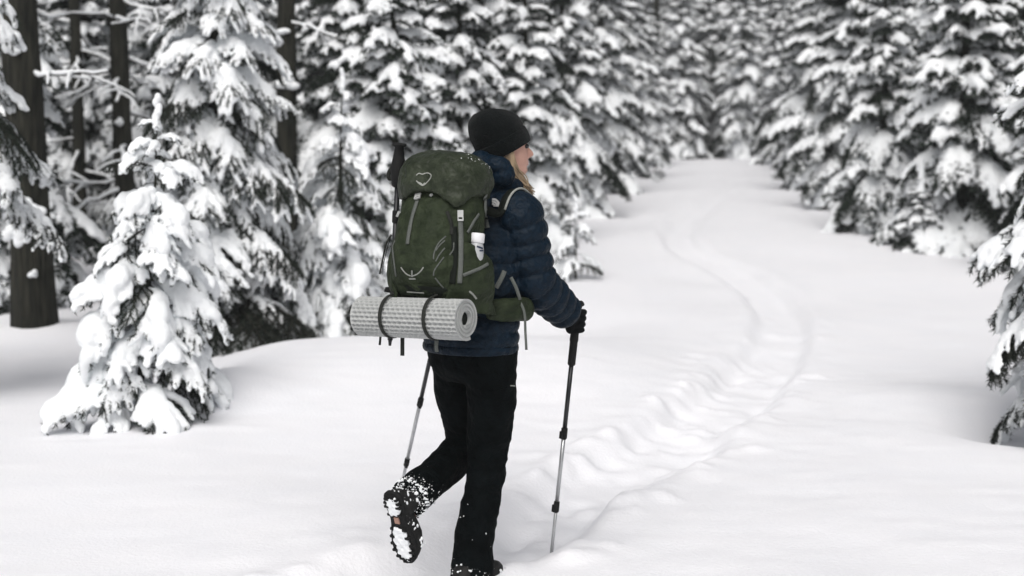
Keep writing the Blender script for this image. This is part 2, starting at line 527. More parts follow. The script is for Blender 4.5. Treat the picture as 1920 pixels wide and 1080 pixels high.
class Proto:
    """one bough kind: shared meshes plus raw arrays"""
    def __init__(self, L, **k):
        self.L = L
        (nv, nf), (wv, wf), (sv, sf) = bough_proto(L, **k)
        nf = flat_faces(nf); wf = flat_faces(wf)
        self.n = (nv, nf); self.w = (wv, wf); self.s = (sv, sf)
        self.me_b = None
    def shared(self):
        if self.me_b is None:
            nv, nf = self.n; wv, wf = self.w
            fs = [np.vstack(nf)] + [f + len(nv) for f in wf]
            self.me_b = mesh_from('bough', np.vstack([nv, wv]), fs, False)
            self.me_b.materials.append(M_NEEDLE); self.me_b.materials.append(M_TWIG)
            mi = np.zeros(len(self.me_b.polygons), np.int32); mi[len(fs[0]):] = 1
            self.me_b.polygons.foreach_set('material_index', mi)
            self.me_s = mesh_from('bough_snow', self.s[0], self.s[1]); self.me_s.materials.append(M_SNOW)
        return self.me_b, self.me_s

# near spruces: fine needles, thick pillows
NEAR_S = [Proto(0.24, seed=10 + i, rs=0.030, rt=0.018, ntw=8, tw_len=0.55, droop=0.30 + 0.1 * i, rise=0.15, vox=0.007, nl=0.020, nw=0.0045, nstep=0.008, per=5, cover=0.78, dec=0.6) for i in range(3)]
NEAR_M = [Proto(0.48, seed=20 + i, rs=0.034, rt=0.0205, ntw=14, tw_len=0.52, droop=0.35 + 0.10 * i, rise=0.08, vox=0.0085, nl=0.026, nw=0.0055, nstep=0.010, per=5, cover=0.82, dec=0.6) for i in range(4)]
NEAR_L = [Proto(0.95, seed=30 + i, rs=0.034, rt=0.0225, ntw=21, tw_len=0.46, droop=0.30 + 0.08 * i, rise=0.05, vox=0.0105, nl=0.036, nw=0.008, nstep=0.014, per=5, cover=0.82, dec=0.5) for i in range(4)]
NEAR_H = [Proto(0.48, seed=80 + i, rs=0.058, rt=0.028, ntw=12, tw_len=0.52, droop=0.30 + 0.10 * i, rise=0.06, vox=0.010, nl=0.026, nw=0.0055, nstep=0.010, per=5, cover=0.66, dec=0.6) for i in range(4)]
# spruces farther off
FAR = [Proto(1.25, seed=40 + i, rs=0.054, rt=0.046, ntw=15, tw_len=0.46, droop=0.28 + 0.08 * i, rise=0.03, vox=0.022, nl=0.095, nw=0.032, nstep=0.09, per=4, cover=0.92, dec=0.16, wood_seg=3) for i in range(5)]
FAR_S = [Proto(0.55, seed=50 + i, rs=0.042, rt=0.029, ntw=10, tw_len=0.5, droop=0.25 + 0.1 * i, rise=0.1, vox=0.019, nl=0.07, nw=0.024, nstep=0.05, per=4, cover=0.86, dec=0.22, wood_seg=3) for i in range(4)]

def trunk_mesh(H, r, lean=(0, 0), seg=12, seed=0, top=0.08, flare=0.35):
    g = rng(seed)
    n = 22
    t = np.linspace(0, 1, n)
    ph = g.uniform(0, 6, 4)
    path = np.stack([lean[0] * t * H + 0.012 * H * np.sin(3 * t + ph[0]) * t, lean[1] * t * H + 0.012 * H * np.sin(2.6 * t + ph[1]) * t, H * t - 0.25 * (t == 0)], 1)
    rad = r * (1 - (1 - top) * t) * (1 + flare * np.exp(-t * H / 0.18)) * (1 + 0.05 * g.normal(size=n))
    mb = MB().tube(path, rad, seg)
    return mb, path

def pick(protos, L, g):
    return protos[int(g.integers(len(protos)))]

def crown_layout(H, Rb, z0, gap, nper, seed, shape=0.8, pitch=(18, -22), lean=(0, 0), jitter=0.25, leader=True, taper=0.0):
    """(height, azimuth, length, pitch, bare?) of every bough"""
    g = rng(seed)
    out = []
    z = z0
    while z < H * 0.97:
        t = (z - z0) / (H - z0)
        L = Rb * (1 - t) ** shape * (0.45 + 0.55 * min(1, (z + 0.25) / max(z0 + 0.35, 0.3)))
        L = max(L, 0.10)
        n = max(3, int(round(nper * (0.6 + 0.4 * (1 - t)) + g.normal(0, 0.5))))
        a0 = g.uniform(0, 6.28)
        for k in range(n):
            out.append((z + g.normal(0, gap * 0.22), a0 + 6.283 * (k + g.normal(0, 0.16)) / n, L * g.uniform(1 - jitter, 1 + jitter * 0.7),
                        R(pitch[1] + (pitch[0] - pitch[1]) * t + g.normal(0, 7)), g.random()))
        z += gap * (1 - 0.45 * t)
    return [(z, az, L * (0.55 + 0.45 * min(1.0, z / taper)) if taper else L, pt, q) for (z, az, L, pt, q) in out]

def trunk_at(path, z):
    return np.array([np.interp(z, path[:, 2], path[:, 0]), np.interp(z, path[:, 2], path[:, 1]), z])

def near_spruce(name, x, y, H, Rb, r, label, cat='spruce tree', group=None, seed=1, gap=0.13, nper=6, z0=0.05, lean=(0, 0), shape=0.8,
                pitch=(18, -22), bare=0.22, snow=1.0, keep=None, sink=0.0, bare_below=0.0, heavy=False, taper=0.0):
    """a spruce near enough to tell its boughs apart: every bough is a part, its snow a sub-part"""
    t = empty(name, (x, y, gz(x, y) - sink)); tag(t, label, cat, group)
    mb, path = trunk_mesh(H, r, lean, seed=seed); mb.build('trunk', M_BARK, t)
    g = rng(seed + 500)
    for (z, az, L, pt, q) in crown_layout(H, Rb, z0, gap, nper, seed, shape, pitch, lean, taper=taper):
        low = (0.04 + 0.30 * L - z) / L                    # keep the drooping tips out of the snow
        pt = max(pt, math.asin(max(-0.95, min(0.3, low))))
        pr = (NEAR_S if L < 0.33 else NEAR_M if L < 0.68 else NEAR_L)
        if z < bare_below and q < 0.72: continue
        if heavy and 0.28 < L < 0.75 and g.random() < 0.6: pr = NEAR_H
        p = pick(pr, L, g)
        if keep is not None and not keep(x + math.cos(az) * L * 0.6, y + math.sin(az) * L * 0.6, z): continue
        me_b, me_s = p.shared()
        s = L / p.L
        b = link('bough', me_b, None, t)
        b.location = trunk_at(path, max(z, 0.0)); b.rotation_euler = (g.normal(0, 0.12), -pt, az); b.scale = (s, s * g.choice([-1, 1]), s)
        if q > bare and (z > bare_below or q > 0.86):
            sn = link('snow_pad', me_s, None, b)
            k = snow * g.uniform(0.85, 1.2)
            sn.scale = (1, 1, k)
    # the leader and its cap of snow
    tip = MB().tube([path[-2], path[-1], path[-1] + np.array((lean[0] * 0.1, 0, 0.10))], [0.006, 0.005, 0.003], 6)
    needles_on(tip, np.linspace(path[-2], path[-1] + np.array((0, 0, 0.11)), 22), np.tile((0, 0, 1.0), (22, 1)), seed, 0.02, 0.004, 5)
    ld = tip.build('leader', M_NEEDLE, t, False)
    sb = MB()
    for k in range(7):
        sb.blob(path[-1] + np.array((g.normal(0, 0.008), g.normal(0, 0.008), -0.05 + 0.026 * k)), (0.026 - 0.0012 * k, 0.026 - 0.0012 * k, 0.026))
    sme = remesh(sb.mesh('c'), 0.006, 2); link('snow_cap', sme, M_SNOW, t)
    return t

class Variant:
    pass

def far_variant(H, Rb, r, seed, gap=0.26, nper=7, z0=0.15, shape=0.75, pitch=(22, -20), bare=0.10, protos=None, zmax=None):
    g = rng(seed + 900)
    mb, path = trunk_mesh(H, r, (0, 0), seg=9, seed=seed)
    V = Variant(); V.trunk = mb.mesh('trunk'); V.trunk.materials.append(M_BARK); V.H = H
    cb, sb = MB(), MB()
    for (z, az, L, pt, q) in crown_layout(H, Rb, z0, gap, nper, seed, shape, pitch):
        p = pick(FAR_S if L < 0.75 else FAR, L, g)
        s = L / p.L
        M = (Matrix.Rotation(az, 3, 'Z') @ Matrix.Rotation(-pt, 3, 'Y') @ Matrix.Rotation(g.normal(0, 0.12), 3, 'X'))
        M = np.array(M) * s
        M[:, 1] *= g.choice([-1, 1])
        o = trunk_at(path, max(z, 0))
        nv, nf = p.n; wv, wf = p.w
        cb.add(nv @ M.T + o, *nf); cb.add(wv @ M.T + o, *wf)
        if q > bare:
            sv, sf = p.s
            sb.add((sv * np.array((1, 1, g.uniform(0.85, 1.25)))) @ M.T + o, *sf)
    for k in range(8):
        sb.blob((path[-1][0], path[-1][1], H - 0.3 + 0.06 * k), (0.07 - 0.004 * k,) * 2 + (0.07,))
    V.crown = cb.mesh('crown', False); V.crown.materials.append(M_NEEDLE)
    V.snow = sb.mesh('snow_load', True); V.snow.materials.append(M_SNOW)
    return V

def far_spruce(V, name, x, y, rz, sc, label, group, cat='spruce tree'):
    t = empty(name, (x, y, gz(x, y) - 0.05), rz); t.scale = (sc[0], sc[0], sc[1])
    tag(t, label, cat, group)
    link('trunk', V.trunk, None, t)
    link('crown', V.crown, None, t)
    link('snow_load', V.snow, None, t)
    return t
# ------------------------------------------------------------------ the forest
def wx(px, d): return (px - 960.0) * d / FPX

near_spruce('young_spruce', wx(246, 7.6), 7.6, 1.66, 0.66, 0.022, 'small young spruce bowed under heavy snow pillows beside the smooth bank',
            seed=3, gap=0.13, nper=6, z0=0.07, lean=(0.10, 0.0), shape=0.66, pitch=(6, -24), bare=0.16, snow=1.1, bare_below=0.30, heavy=True, taper=0.36)
near_spruce('spruce', wx(2062, 7.4), 7.4, 2.7, 0.76, 0.04, 'snowy spruce with bare dark lower twigs over a hollow in the snow',
            seed=8, gap=0.16, nper=7, z0=0.28, shape=0.45, pitch=(16, -14), bare=0.12, bare_below=0.55)
near_spruce('spruce', wx(-110, 8.6), 8.6, 3.0, 0.86, 0.05, 'snow-laden spruce in front of the thick bare trunk with snow patches',
            seed=14, gap=0.22, nper=6, z0=1.42, shape=0.45, pitch=(10, -14), bare=0.14, snow=1.1)
near_spruce('spruce', wx(408, 10.8), 10.8, 3.7, 1.02, 0.07, 'tall full spruce with drooping white boughs behind the young bowed spruce',
            seed=21, gap=0.18, nper=8, z0=0.12, shape=0.7, pitch=(10, -26), bare=0.2, snow=1.2)
near_spruce('spruce', wx(640, 11.2), 11.2, 2.05, 0.62, 0.04, 'slender spruce with thin dark stem behind the crest of the bank',
            seed=27, gap=0.16, nper=6, z0=0.28, shape=0.6, pitch=(8, -28), bare=0.18, snow=1.15, heavy=True)
near_spruce('sapling', wx(1080, 14.2), 14.2, 0.72, 0.36, 0.012, 'low spruce sapling poking from open snow beside the hiker', 'sapling',
            seed=33, gap=0.15, nper=4, z0=0.12, shape=0.35, pitch=(14, -10), bare=0.2)
near_spruce('sapling', wx(1232, 31.0), 31.0, 0.5, 0.24, 0.010, 'tiny sapling standing alone in open snow far up the clearing', 'sapling',
            seed=35, gap=0.10, nper=5, z0=0.05, shape=0.5, pitch=(15, -15), bare=0.3)

VAR = [far_variant(4.6, 1.12, 0.09, 61, gap=0.23), far_variant(5.2, 1.2, 0.10, 62, gap=0.24, shape=0.6), far_variant(4.2, 1.0, 0.08, 63, gap=0.22, shape=0.65),
       far_variant(6.6, 1.25, 0.12, 64, gap=0.26, nper=8, shape=0.6), far_variant(7.2, 1.4, 0.12, 65, gap=0.27, shape=0.6), far_variant(9.5, 1.5, 0.14, 66, gap=0.31, shape=0.6)]
VSM = [far_variant(1.3, 0.55, 0.03, 72, gap=0.14, nper=6, z0=0.08)]

G1 = 'spruces lining the far side of the bank'
G2 = 'spruces along the clearing edge opposite the bank'
G3 = 'spruces closing the far end of the clearing'
G4 = 'spruces deep in the forest'
L1 = 'snow-covered spruce among those right behind the bank and the hiker'
L2 = 'snow-covered spruce in the dense edge across the trail from the bank'
L3 = 'pale snow-covered spruce where the trail vanishes into the forest'
L4 = 'tall snow-covered spruce standing deep in the forest behind the front rows'
fr = rng(77)
placed = []
OWN = {735: "bushy snowy spruce directly behind the grip of the stowed pole", 860: "snowy spruce rising behind the lid of the backpack",
       985: "snowy spruce right behind the hiker's beanie and face", 1055: "snowy spruce whose skirt reaches the low sapling in open snow",
       1125: "spruce at the corner where the bank-side forest meets the open snow", 655: "spruce between the high bare trunk and the slender spruce on the bank",
       1165: "spruce nearest the tiny lone sapling up the clearing", 170: "spruce behind the thin bare trunks with dead twiggy branches",
       330: "spruce just behind the tip of the young bowed spruce", 1655: "broad spruce with dark hollow skirt beside the small snow-buried spruce",
       1805: "spruce between the small snow-buried spruce and the one over the hollow", 1600: "spruce next beyond the broad dark-skirted one along the clearing edge",
       1548: "spruce two beyond the broad dark-skirted one along the clearing edge", 1530: "spruce three beyond the broad dark-skirted one along the clearing edge",
       1990: "spruce close behind the one over the hollow in the snow"}
def put(px, d, v, label, group, s=1.0, vs=None, sz=None):
    label = OWN.get(px, label)
    V = (vs or VAR)[v]
    x, y = wx(px, d), d
    placed.append((x, y))
    k = s * fr.uniform(0.92, 1.08)
    return far_spruce(V, 'spruce', x, y, fr.uniform(0, 6.28), (k, sz or k), label, group)

for (px, d, v, s) in [(735, 12.8, 2, 0.85), (860, 14.5, 0, 0.85), (985, 17.5, 2, 0.95), (1055, 21.5, 0, 1.0), (1125, 26.5, 3, 0.85), (1000, 24.5, 1, 1.0),
                      (800, 18, 1, 0.85), (655, 16.5, 0, 0.9), (700, 17, 2, 1.0), (900, 21, 1, 0.95), (170, 17.5, 1, 0.85), (330, 15.5, 2, 1.0), (285, 19, 0, 1.0), (455, 17.5, 1, 0.9), (1165, 35, 4, 0.95)]:
    put(px, d, v, L1, G1, s)
for (px, d, v, s) in [(1655, 18.6, 0, 0.92), (1600, 22.5, 1, 0.9), (1548, 28, 1, 1.05), (1530, 35, 3, 0.95), (1805, 16.8, 2, 1.05), (1745, 20.5, 1, 0.9),
                      (1900, 18.5, 0, 1.0), (1680, 26, 3, 0.85), (1990, 14.5, 2, 0.95), (1602, 32, 4, 0.95), (1850, 23.5, 1, 1.05), (1965, 22, 0, 1.1), (1740, 29, 3, 1.0)]:
    put(px, d, v, L2, G2, s)
for (px, d, v, s) in [(1203, 46, 3, 1.0), (1275, 52, 4, 1.1), (1330, 54, 3, 1.15), (1385, 52, 4, 1.0), (1462, 47, 3, 1.05), (1512, 42, 4, 0.95), (1205, 52, 5, 0.9), (1310, 62, 5, 1.0),
                      (1255, 64, 5, 1.0), (1365, 63, 5, 0.95), (1420, 58, 5, 0.95)]:
    put(px, d, v, L3, G3, s)
tag(put(1728, 16.6, 0, 'x', None, 0.8, VSM), 'small round snow-buried spruce at the foot of taller spruces', 'spruce tree')

# rows behind, out to where nothing shows between them
def clear_left(y): return np.interp(y, [0, 9, 11.5, 18, 25, 34, 45, 60], [-4.6, -4.2, -0.8, 0.1, 1.3, 2.9, 4.6, 5.5])
def clear_right(y): return np.interp(y, [0, 9, 14, 18, 25, 34, 45, 60], [4.2, 4.4, 4.6, 4.4, 5.0, 6.2, 7.8, 8.0])
tries = 0; deep = 0
while deep < 120 and tries < 6000:
    tries += 1
    y = fr.uniform(10.5, 85); half = 2.5 + y * 0.43
    x = fr.uniform(-half, half)
    if y < 58 and clear_left(y) - 1.0 < x < clear_right(y) + 1.3: continue
    if y < 13.5 and -3.6 < x < 0.0: continue
    if min((x - a) ** 2 + (y - b) ** 2 for a, b in placed) < (1.15 + y * 0.014) ** 2: continue
    placed.append((x, y)); deep += 1
    k = fr.uniform(0.88, 1.12)
    far_spruce(VAR[int(fr.integers(0, 3) if y < 24 else fr.integers(3, 5) if y < 48 else 5)], 'spruce', x, y, fr.uniform(0, 6.28), (k, k), L4, G4)
print('deep spruces', deep, 'tries', tries)

# bare trunks of old trees with dead, snow-lined branches
def snag(px, d, base_r, H, seed, label, nb, zr=(0.7, 3.2), patches=(), lean=(0, 0), blen=(0.5, 1.2)):
    x, y = wx(px, d), d
    t = empty('bare_trunk', (x, y, gz(x, y) - 0.10)); tag(t, label, 'tree trunk')
    mb, path = trunk_mesh(H, base_r, lean, seg=22, seed=seed, top=0.35, flare=0.10)
    me = mb.mesh('trunk')
    displace(me, lambda c: base_r * 0.14 * (mnoise.noise(Vector((c[0] * 16, c[1] * 16, c[2] * 2.2 + seed)))))
    link('trunk', me, M_BARK, t)
    g = rng(seed)
    for k in range(nb):
        z = g.uniform(*zr); az = g.uniform(0, 6.28); L = g.uniform(*blen)
        o = trunk_at(path, z)
        s = np.linspace(0, 1, 9)
        dr = np.array((math.cos(az), math.sin(az), 0)); sd = np.array((-math.sin(az), math.cos(az), 0))
        up0 = g.uniform(-0.5, 0.1)
        ln = o + dr * (L * s)[:, None] + sd * (g.normal(0, 0.12) * L * s * s)[:, None]
        ln[:, 2] += L * (up0 * s + g.uniform(-0.3, 0.25) * s * s)
        wv = np.cumsum(g.normal(0, 0.022 * L, (9, 3)), 0); wv[0] = 0; ln = ln + wv
        b = MB().tube(ln, np.linspace(0.014, 0.004, 9), 6)
        sb = MB(); sb.tube(ln + np.array((0, 0, 0.016)), np.linspace(0.020, 0.010, 9) * g.uniform(0.6, 1.5, 9), 7)
        for m in range(4):
            i = 3 + m; a2 = az + (1 if m % 2 else -1) * R(g.uniform(30, 60)); l2 = L * 0.35 * g.uniform(0.6, 1.1)
            q = np.linspace(0, 1, 5)
            l2n = ln[i] + np.stack([l2 * q * math.cos(a2 + 0.5 * q[-1] * 0), l2 * q * math.sin(a2), l2 * (g.uniform(-0.5, 0.1) * q - g.uniform(0.1, 0.5) * q * q)], 1) + np.vstack([np.zeros((1, 3)), np.cumsum(g.normal(0, 0.035 * l2, (4, 3)), 0)])
            b.tube(l2n, np.linspace(0.006, 0.002, 5), 5); sb.tube(l2n + np.array((0, 0, 0.010)), np.linspace(0.014, 0.009, 5), 6)
        bo = b.build('branch', M_TWIG, t)
        sb.build('branch_snow', M_SNOW, bo)
    for (z, az, w, h) in patches:
        o = trunk_at(path, z); rr = base_r * (1 - 0.65 * z / H) * 0.98
        c = o + np.array((math.cos(az) * rr, math.sin(az) * rr, 0))
        pb = MB(); q = rng(int(z * 1000))
        for k in range(7):
            pb.blob(c + np.array((q.normal(0, w * 0.3), q.normal(0, 0.01), q.normal(0, h * 0.25))), (w * 0.45, 0.035, h * 0.45))
        link('snow_patch', remesh(pb.mesh('p'), 0.009, 2), M_SNOW, t)
    return t

snag(58, 11.0, 0.175, 6.5, 91, 'thick dark bare trunk with clinging snow patches at the forest edge', 3, (1.7, 3.0),
     [(1.0, R(-80), 0.16, 0.10), (0.80, R(-105), 0.10, 0.12), (0.48, R(-70), 0.05, 0.05), (2.2, R(-100), 0.07, 0.05)], lean=(-0.02, 0), blen=(0.4, 0.9))
snag(236, 14.2, 0.11, 7.0, 92, 'straight bare trunk with long snow-lined dead branches behind the young spruce', 14, (0.8, 3.2), [(1.6, R(-90), 0.06, 0.05)], blen=(0.6, 1.3))
snag(540, 13.2, 0.105, 7.5, 93, 'straight bare trunk rising above the full drooping spruce', 3, (2.2, 3.2), [(2.42, R(-90), 0.10, 0.05), (1.96, R(-90), 0.16, 0.09)], blen=(0.3, 0.6))
snag(150, 16.5, 0.085, 7.0, 94, 'thin bare trunk with dead twiggy branches between two thicker trunks', 14, (0.6, 3.4), blen=(0.5, 1.2))
snag(835, 16.2, 0.08, 7.0, 95, 'thin dark trunk half hidden by spruce boughs behind the backpack', 2, (2.4, 3.2), blen=(0.3, 0.6))
snag(1228, 47.0, 0.13, 12.0, 96, 'slim bare trunk among the pale spruces at the end of the trail', 3, (4.0, 8.0), blen=(0.5, 1.0))
snag(1345, 57.0, 0.13, 13.0, 97, 'tall bare trunk far behind the bend of the trail', 3, (4.0, 9.0), blen=(0.5, 1.0))
# ------------------------------------------------------------------ the hiker
from mathutils.bvhtree import BVHTree
TH = R(32)
F = np.array((math.sin(TH), math.cos(TH), 0.0))          # the way the hiker walks
RR = np.array((math.cos(TH), -math.sin(TH), 0.0))        # the hiker's right
Z = np.array((0, 0, 1.0))
def A(px, py, d): return np.array(P(px, py, d))

def cloth(name, c1, c2, weave=900.0, fold=9.0, fstr=0.5, fdist=0.02, rough=0.75, spec=0.25, sheen=0.0, wstr=0.15):
    """woven cloth: large soft folds plus a fine weave"""
    m, nt, b = nodes_of(name)
    b.inputs['Roughness'].default_value = rough; b.inputs['Specular IOR Level'].default_value = spec
    if sheen: b.inputs['Sheen Weight'].default_value = sheen
    tc = nt.nodes.new('ShaderNodeTexCoord')
    n1 = nt.nodes.new('ShaderNodeTexNoise'); n1.inputs['Scale'].default_value = fold; n1.inputs['Detail'].default_value = 4; n1.inputs['Distortion'].default_value = 0.15
    n2 = nt.nodes.new('ShaderNodeTexNoise'); n2.inputs['Scale'].default_value = weave; n2.inputs['Detail'].default_value = 1
    n3 = nt.nodes.new('ShaderNodeTexNoise'); n3.inputs['Scale'].default_value = fold * 1.7; n3.inputs['Detail'].default_value = 8
    for n in (n1, n2, n3): nt.links.new(tc.outputs['Object'], n.inputs['Vector'])
    cr = nt.nodes.new('ShaderNodeValToRGB')
    cr.color_ramp.elements[0].position = 0.35; cr.color_ramp.elements[1].position = 0.65
    cr.color_ramp.elements[0].color = (*c2, 1); cr.color_ramp.elements[1].color = (*c1, 1)
    nt.links.new(n3.outputs['Fac'], cr.inputs['Fac']); nt.links.new(cr.outputs[0], b.inputs['Base Color'])
    b1 = nt.nodes.new('ShaderNodeBump'); b1.inputs['Strength'].default_value = fstr; b1.inputs['Distance'].default_value = fdist
    b2 = nt.nodes.new('ShaderNodeBump'); b2.inputs['Strength'].default_value = wstr; b2.inputs['Distance'].default_value = 0.001
    nt.links.new(n1.outputs['Fac'], b1.inputs['Height']); nt.links.new(n2.outputs['Fac'], b2.inputs['Height'])
    nt.links.new(b1.outputs[0], b2.inputs['Normal']); nt.links.new(b2.outputs[0], b.inputs['Normal'])
    return m

M_NAVY = cloth('navy_down_shell', (0.0018, 0.0110, 0.0235), (0.0009, 0.0068, 0.0145), 1200, 34, 0.8, 0.02, 0.55, 0.16)
M_BLACK = cloth('black_softshell', (0.0026, 0.0042, 0.0047), (0.001, 0.0019, 0.0021), 900, 12, 0.9, 0.04, 0.85, 0.05)
M_OLIVE = cloth('olive_ripstop', (0.029, 0.039, 0.020), (0.0150, 0.0215, 0.0105), 700, 14, 0.9, 0.035, 0.66, 0.14)
M_LID = cloth('olive_coated_nylon', (0.032, 0.040, 0.024), (0.017, 0.023, 0.012), 700, 16, 0.9, 0.035, 0.5, 0.22)
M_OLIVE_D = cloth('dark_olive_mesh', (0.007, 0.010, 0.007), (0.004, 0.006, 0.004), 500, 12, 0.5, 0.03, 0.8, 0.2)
M_WEB = mat('grey_webbing', (0.115, 0.125, 0.115), (0.085, 0.092, 0.085), 300, 0.8, 0.3, 600, 0.001)
M_WEBD = mat('dark_webbing', (0.020, 0.022, 0.018), (0.013, 0.014, 0.012), 300, 0.8, 0.3, 600, 0.001)
M_BUCKLE = mat('pale_grey_buckle_plastic', (0.48, 0.49, 0.48), (0.40, 0.41, 0.40), 60, 0.4, spec=0.5)
M_PRINT = mat('pale_grey_print', (0.34, 0.35, 0.32), (0.26, 0.27, 0.25), 200, 0.7)
M_PRINTW = mat('white_print', (0.62, 0.63, 0.62), (0.5, 0.5, 0.5), 200, 0.7)
M_KNIT = mat('black_wool_knit', (0.0065, 0.0085, 0.0088), (0.003, 0.004, 0.0042), 160, 0.95, 0.9, 220, 0.006, spec=0.05, sheen=0.06)
M_SKIN = mat('skin', (0.56, 0.33, 0.26), (0.50, 0.28, 0.22), 30, 0.5, 0.15, 200, 0.002, spec=0.35)
M_HAIR = mat('dark_blond_hair', (0.34, 0.25, 0.16), (0.11, 0.08, 0.05), 60, 0.55, stretch=(1, 1, 0.1), spec=0.4)
M_GLOVE = cloth('black_glove', (0.005, 0.006, 0.0065), (0.003, 0.0035, 0.004), 700, 30, 0.4, 0.01, 0.8, 0.1)
M_RUBBER = mat('black_rubber', (0.006, 0.0065, 0.0065), (0.004, 0.004, 0.004), 80, 0.75, 0.2, 200, 0.002)
M_BOOT = mat('boot_leather', (0.012, 0.012, 0.011), (0.006, 0.006, 0.006), 40, 0.7, 0.4, 90, 0.004)
M_ORANGE = mat('tan_sole_inlay', (0.42, 0.25, 0.19), (0.36, 0.21, 0.16), 60, 0.6)
M_ALU = mat('brushed_aluminium', (0.50, 0.51, 0.52), (0.42, 0.43, 0.44), 90, 0.38, metal=0.85, stretch=(1, 1, 0.05))
M_SHAFT = mat('dark_anodised_shaft', (0.020, 0.022, 0.024), (0.014, 0.015, 0.017), 60, 0.35, metal=0.3, spec=0.5)
M_FOAM = mat('pale_grey_foam', (0.43, 0.44, 0.435), (0.38, 0.39, 0.385), 40, 0.8, 0.2, 300, 0.001)
M_FOAMD = mat('grey_foam_underside', (0.34, 0.35, 0.34), (0.27, 0.28, 0.27), 40, 0.85)
M_EYE = mat('eye', (0.03, 0.03, 0.035), (0.02, 0.02, 0.02), 10, 0.15, spec=0.6)
M_BROW = mat('brow', (0.10, 0.065, 0.04), (0.07, 0.045, 0.03), 80, 0.8)
M_LIP = mat('lips', (0.42, 0.17, 0.15), (0.38, 0.15, 0.13), 60, 0.45)
M_CLEAR = mat('frosted_bottle_plastic', (0.42, 0.43, 0.44), (0.36, 0.37, 0.38), 20, 0.3, spec=0.5)
M_WHITEP = mat('white_plastic', (0.78, 0.78, 0.79), (0.74, 0.74, 0.75), 20, 0.4, spec=0.5)
M_INK = mat('dark_blue_print', (0.02, 0.03, 0.07), (0.015, 0.022, 0.05), 50, 0.6)

def spline(pts, n):
    """Catmull-Rom through the points (any number of columns)"""
    p = np.asarray(pts, float); m = len(p)
    q = np.vstack([2 * p[0] - p[1], p, 2 * p[-1] - p[-2]])
    out = []
    for t in np.linspace(0, m - 1 - 1e-9, n):
        i = int(t); f = t - i
        a, b, c, d = q[i], q[i + 1], q[i + 2], q[i + 3]
        out.append(0.5 * (2 * b + (c - a) * f + (2 * a - 5 * b + 4 * c - d) * f * f + (3 * b - a - 3 * c + d) * f ** 3))
    return np.array(out)

def loft(stations, n, seg=40, ax=RR, ay=F, expo=2.0, mod=None):
    """stations: (centre xyz, half width along ax, half depth along ay); horizontal rings"""
    s = spline([[*c, a, b] for c, a, b in stations], n)
    ang = np.linspace(0, 2 * np.pi, seg, endpoint=False)
    ca, sa = np.cos(ang), np.sin(ang)
    if expo != 2.0:
        ca = np.sign(ca) * np.abs(ca) ** (2 / expo); sa = np.sign(sa) * np.abs(sa) ** (2 / expo)
    rings = []
    acc = 0.0
    for k, row in enumerate(s):
        if k: acc += np.linalg.norm(row[:3] - s[k - 1, :3])
        m = mod(acc) if mod else 0.0
        rings.append(row[:3] + np.outer((row[3] + m) * ca, ax) + np.outer((row[4] + m) * sa, ay))
    return rings

def baffle(pitch, depth, ph=0.0):
    return lambda s: depth * (abs(math.sin(math.pi * (s / pitch + ph))) ** 0.32 - 0.88)

person = empty('person', tuple(A(885, 1085, 5.0)))
person.location.z = gz(person.location.x, person.location.y) - 0.10
tag(person, 'person in navy quilted jacket, black beanie and trousers walking the snowy trail with poles', 'person')
PL = np.array(person.location)
def attach(o, root):
    """parent keeping world coordinates of the mesh"""
    o.parent = root; o.matrix_parent_inverse = Matrix.Translation(root.location).inverted() if not root.parent else (Matrix.Translation(root.parent.location)).inverted()
    return o
def put_on(name, me_or_mb, m, root, smooth=True):
    """mesh in world coordinates -> child of root whose own origin is the root's"""
    top = root
    while top.parent: top = top.parent
    me = me_or_mb.mesh(name, smooth) if isinstance(me_or_mb, MB) else me_or_mb
    me.transform(Matrix.Translation(-Vector(top.location)))
    return link(name, me, m, root)

# joints
PELV = A(886, 635, 5.00); WAIST = A(892, 560, 5.02); CHEST = A(906, 440, 5.05); UPPER = A(912, 398, 5.07); NECK = A(928, 350, 5.09)
HC = A(945, 272, 5.12)
SH_R = A(972, 408, 4.985); EL_R = A(1004, 528, 5.01); WR_R = A(1068, 594, 5.17)
SH_L = A(856, 404, 5.15); EL_L = A(842, 520, 5.33); WR_L = A(832, 566, 5.47)
HIP_R = A(914, 640, 4.95); KN_R = A(914, 850, 5.00); AN_R = A(884, 1040, 4.92)
HIP_L = A(852, 640, 5.09); KN_L = A(877, 838, 5.20); AN_L = A(770, 932, 4.86)
GRIP_R = A(1080, 602, 5.20); TIP_R = A(1032, 1056, 5.29)
GRIP_L = A(829, 572, 5.50); TIP_L = A(744, 950, 6.02)
PH = R(78)
FH = np.array((math.sin(PH), math.cos(PH), 0.0)); RH = np.array((math.cos(PH), -math.sin(PH), 0.0))

# --- body: one continuous skin under the clothes
def head_rings():
    lv = [(-.150, .018, -.050, .045), (-.118, .045, -.052, .047), (-.108, .074, -.054, .044), (-.096, .086, -.058, .048), (-.086, .086, -.062, .052), (-.076, .081, -.066, .056), (-.066, .087, -.070, .059),
          (-.058, .087, -.073, .061), (-.046, .085, -.077, .064), (-.030, .085, -.081, .068), (-.012, .082, -.084, .071), (.0, .081, -.086, .073), (.014, .087, -.086, .075),
          (.028, .087, -.086, .075), (.05, .074, -.084, .072), (.072, .053, -.074, .062), (.088, .030, -.058, .046), (.097, .010, -.040, .030), (.100, -.008, -.024, .012)]
    lv = spline(lv, 60)
    rings = []
    for z, f, b, w in lv:
        ang = np.linspace(0, 2 * np.pi, 40, endpoint=False)
        c = (f + b) / 2; h = (f - b) / 2
        rings.append(HC + np.outer(c + h * np.cos(ang), FH) + np.outer(w * np.sign(np.sin(ang)) * np.abs(np.sin(ang)) ** 0.9, RH) + z * Z)
    return rings
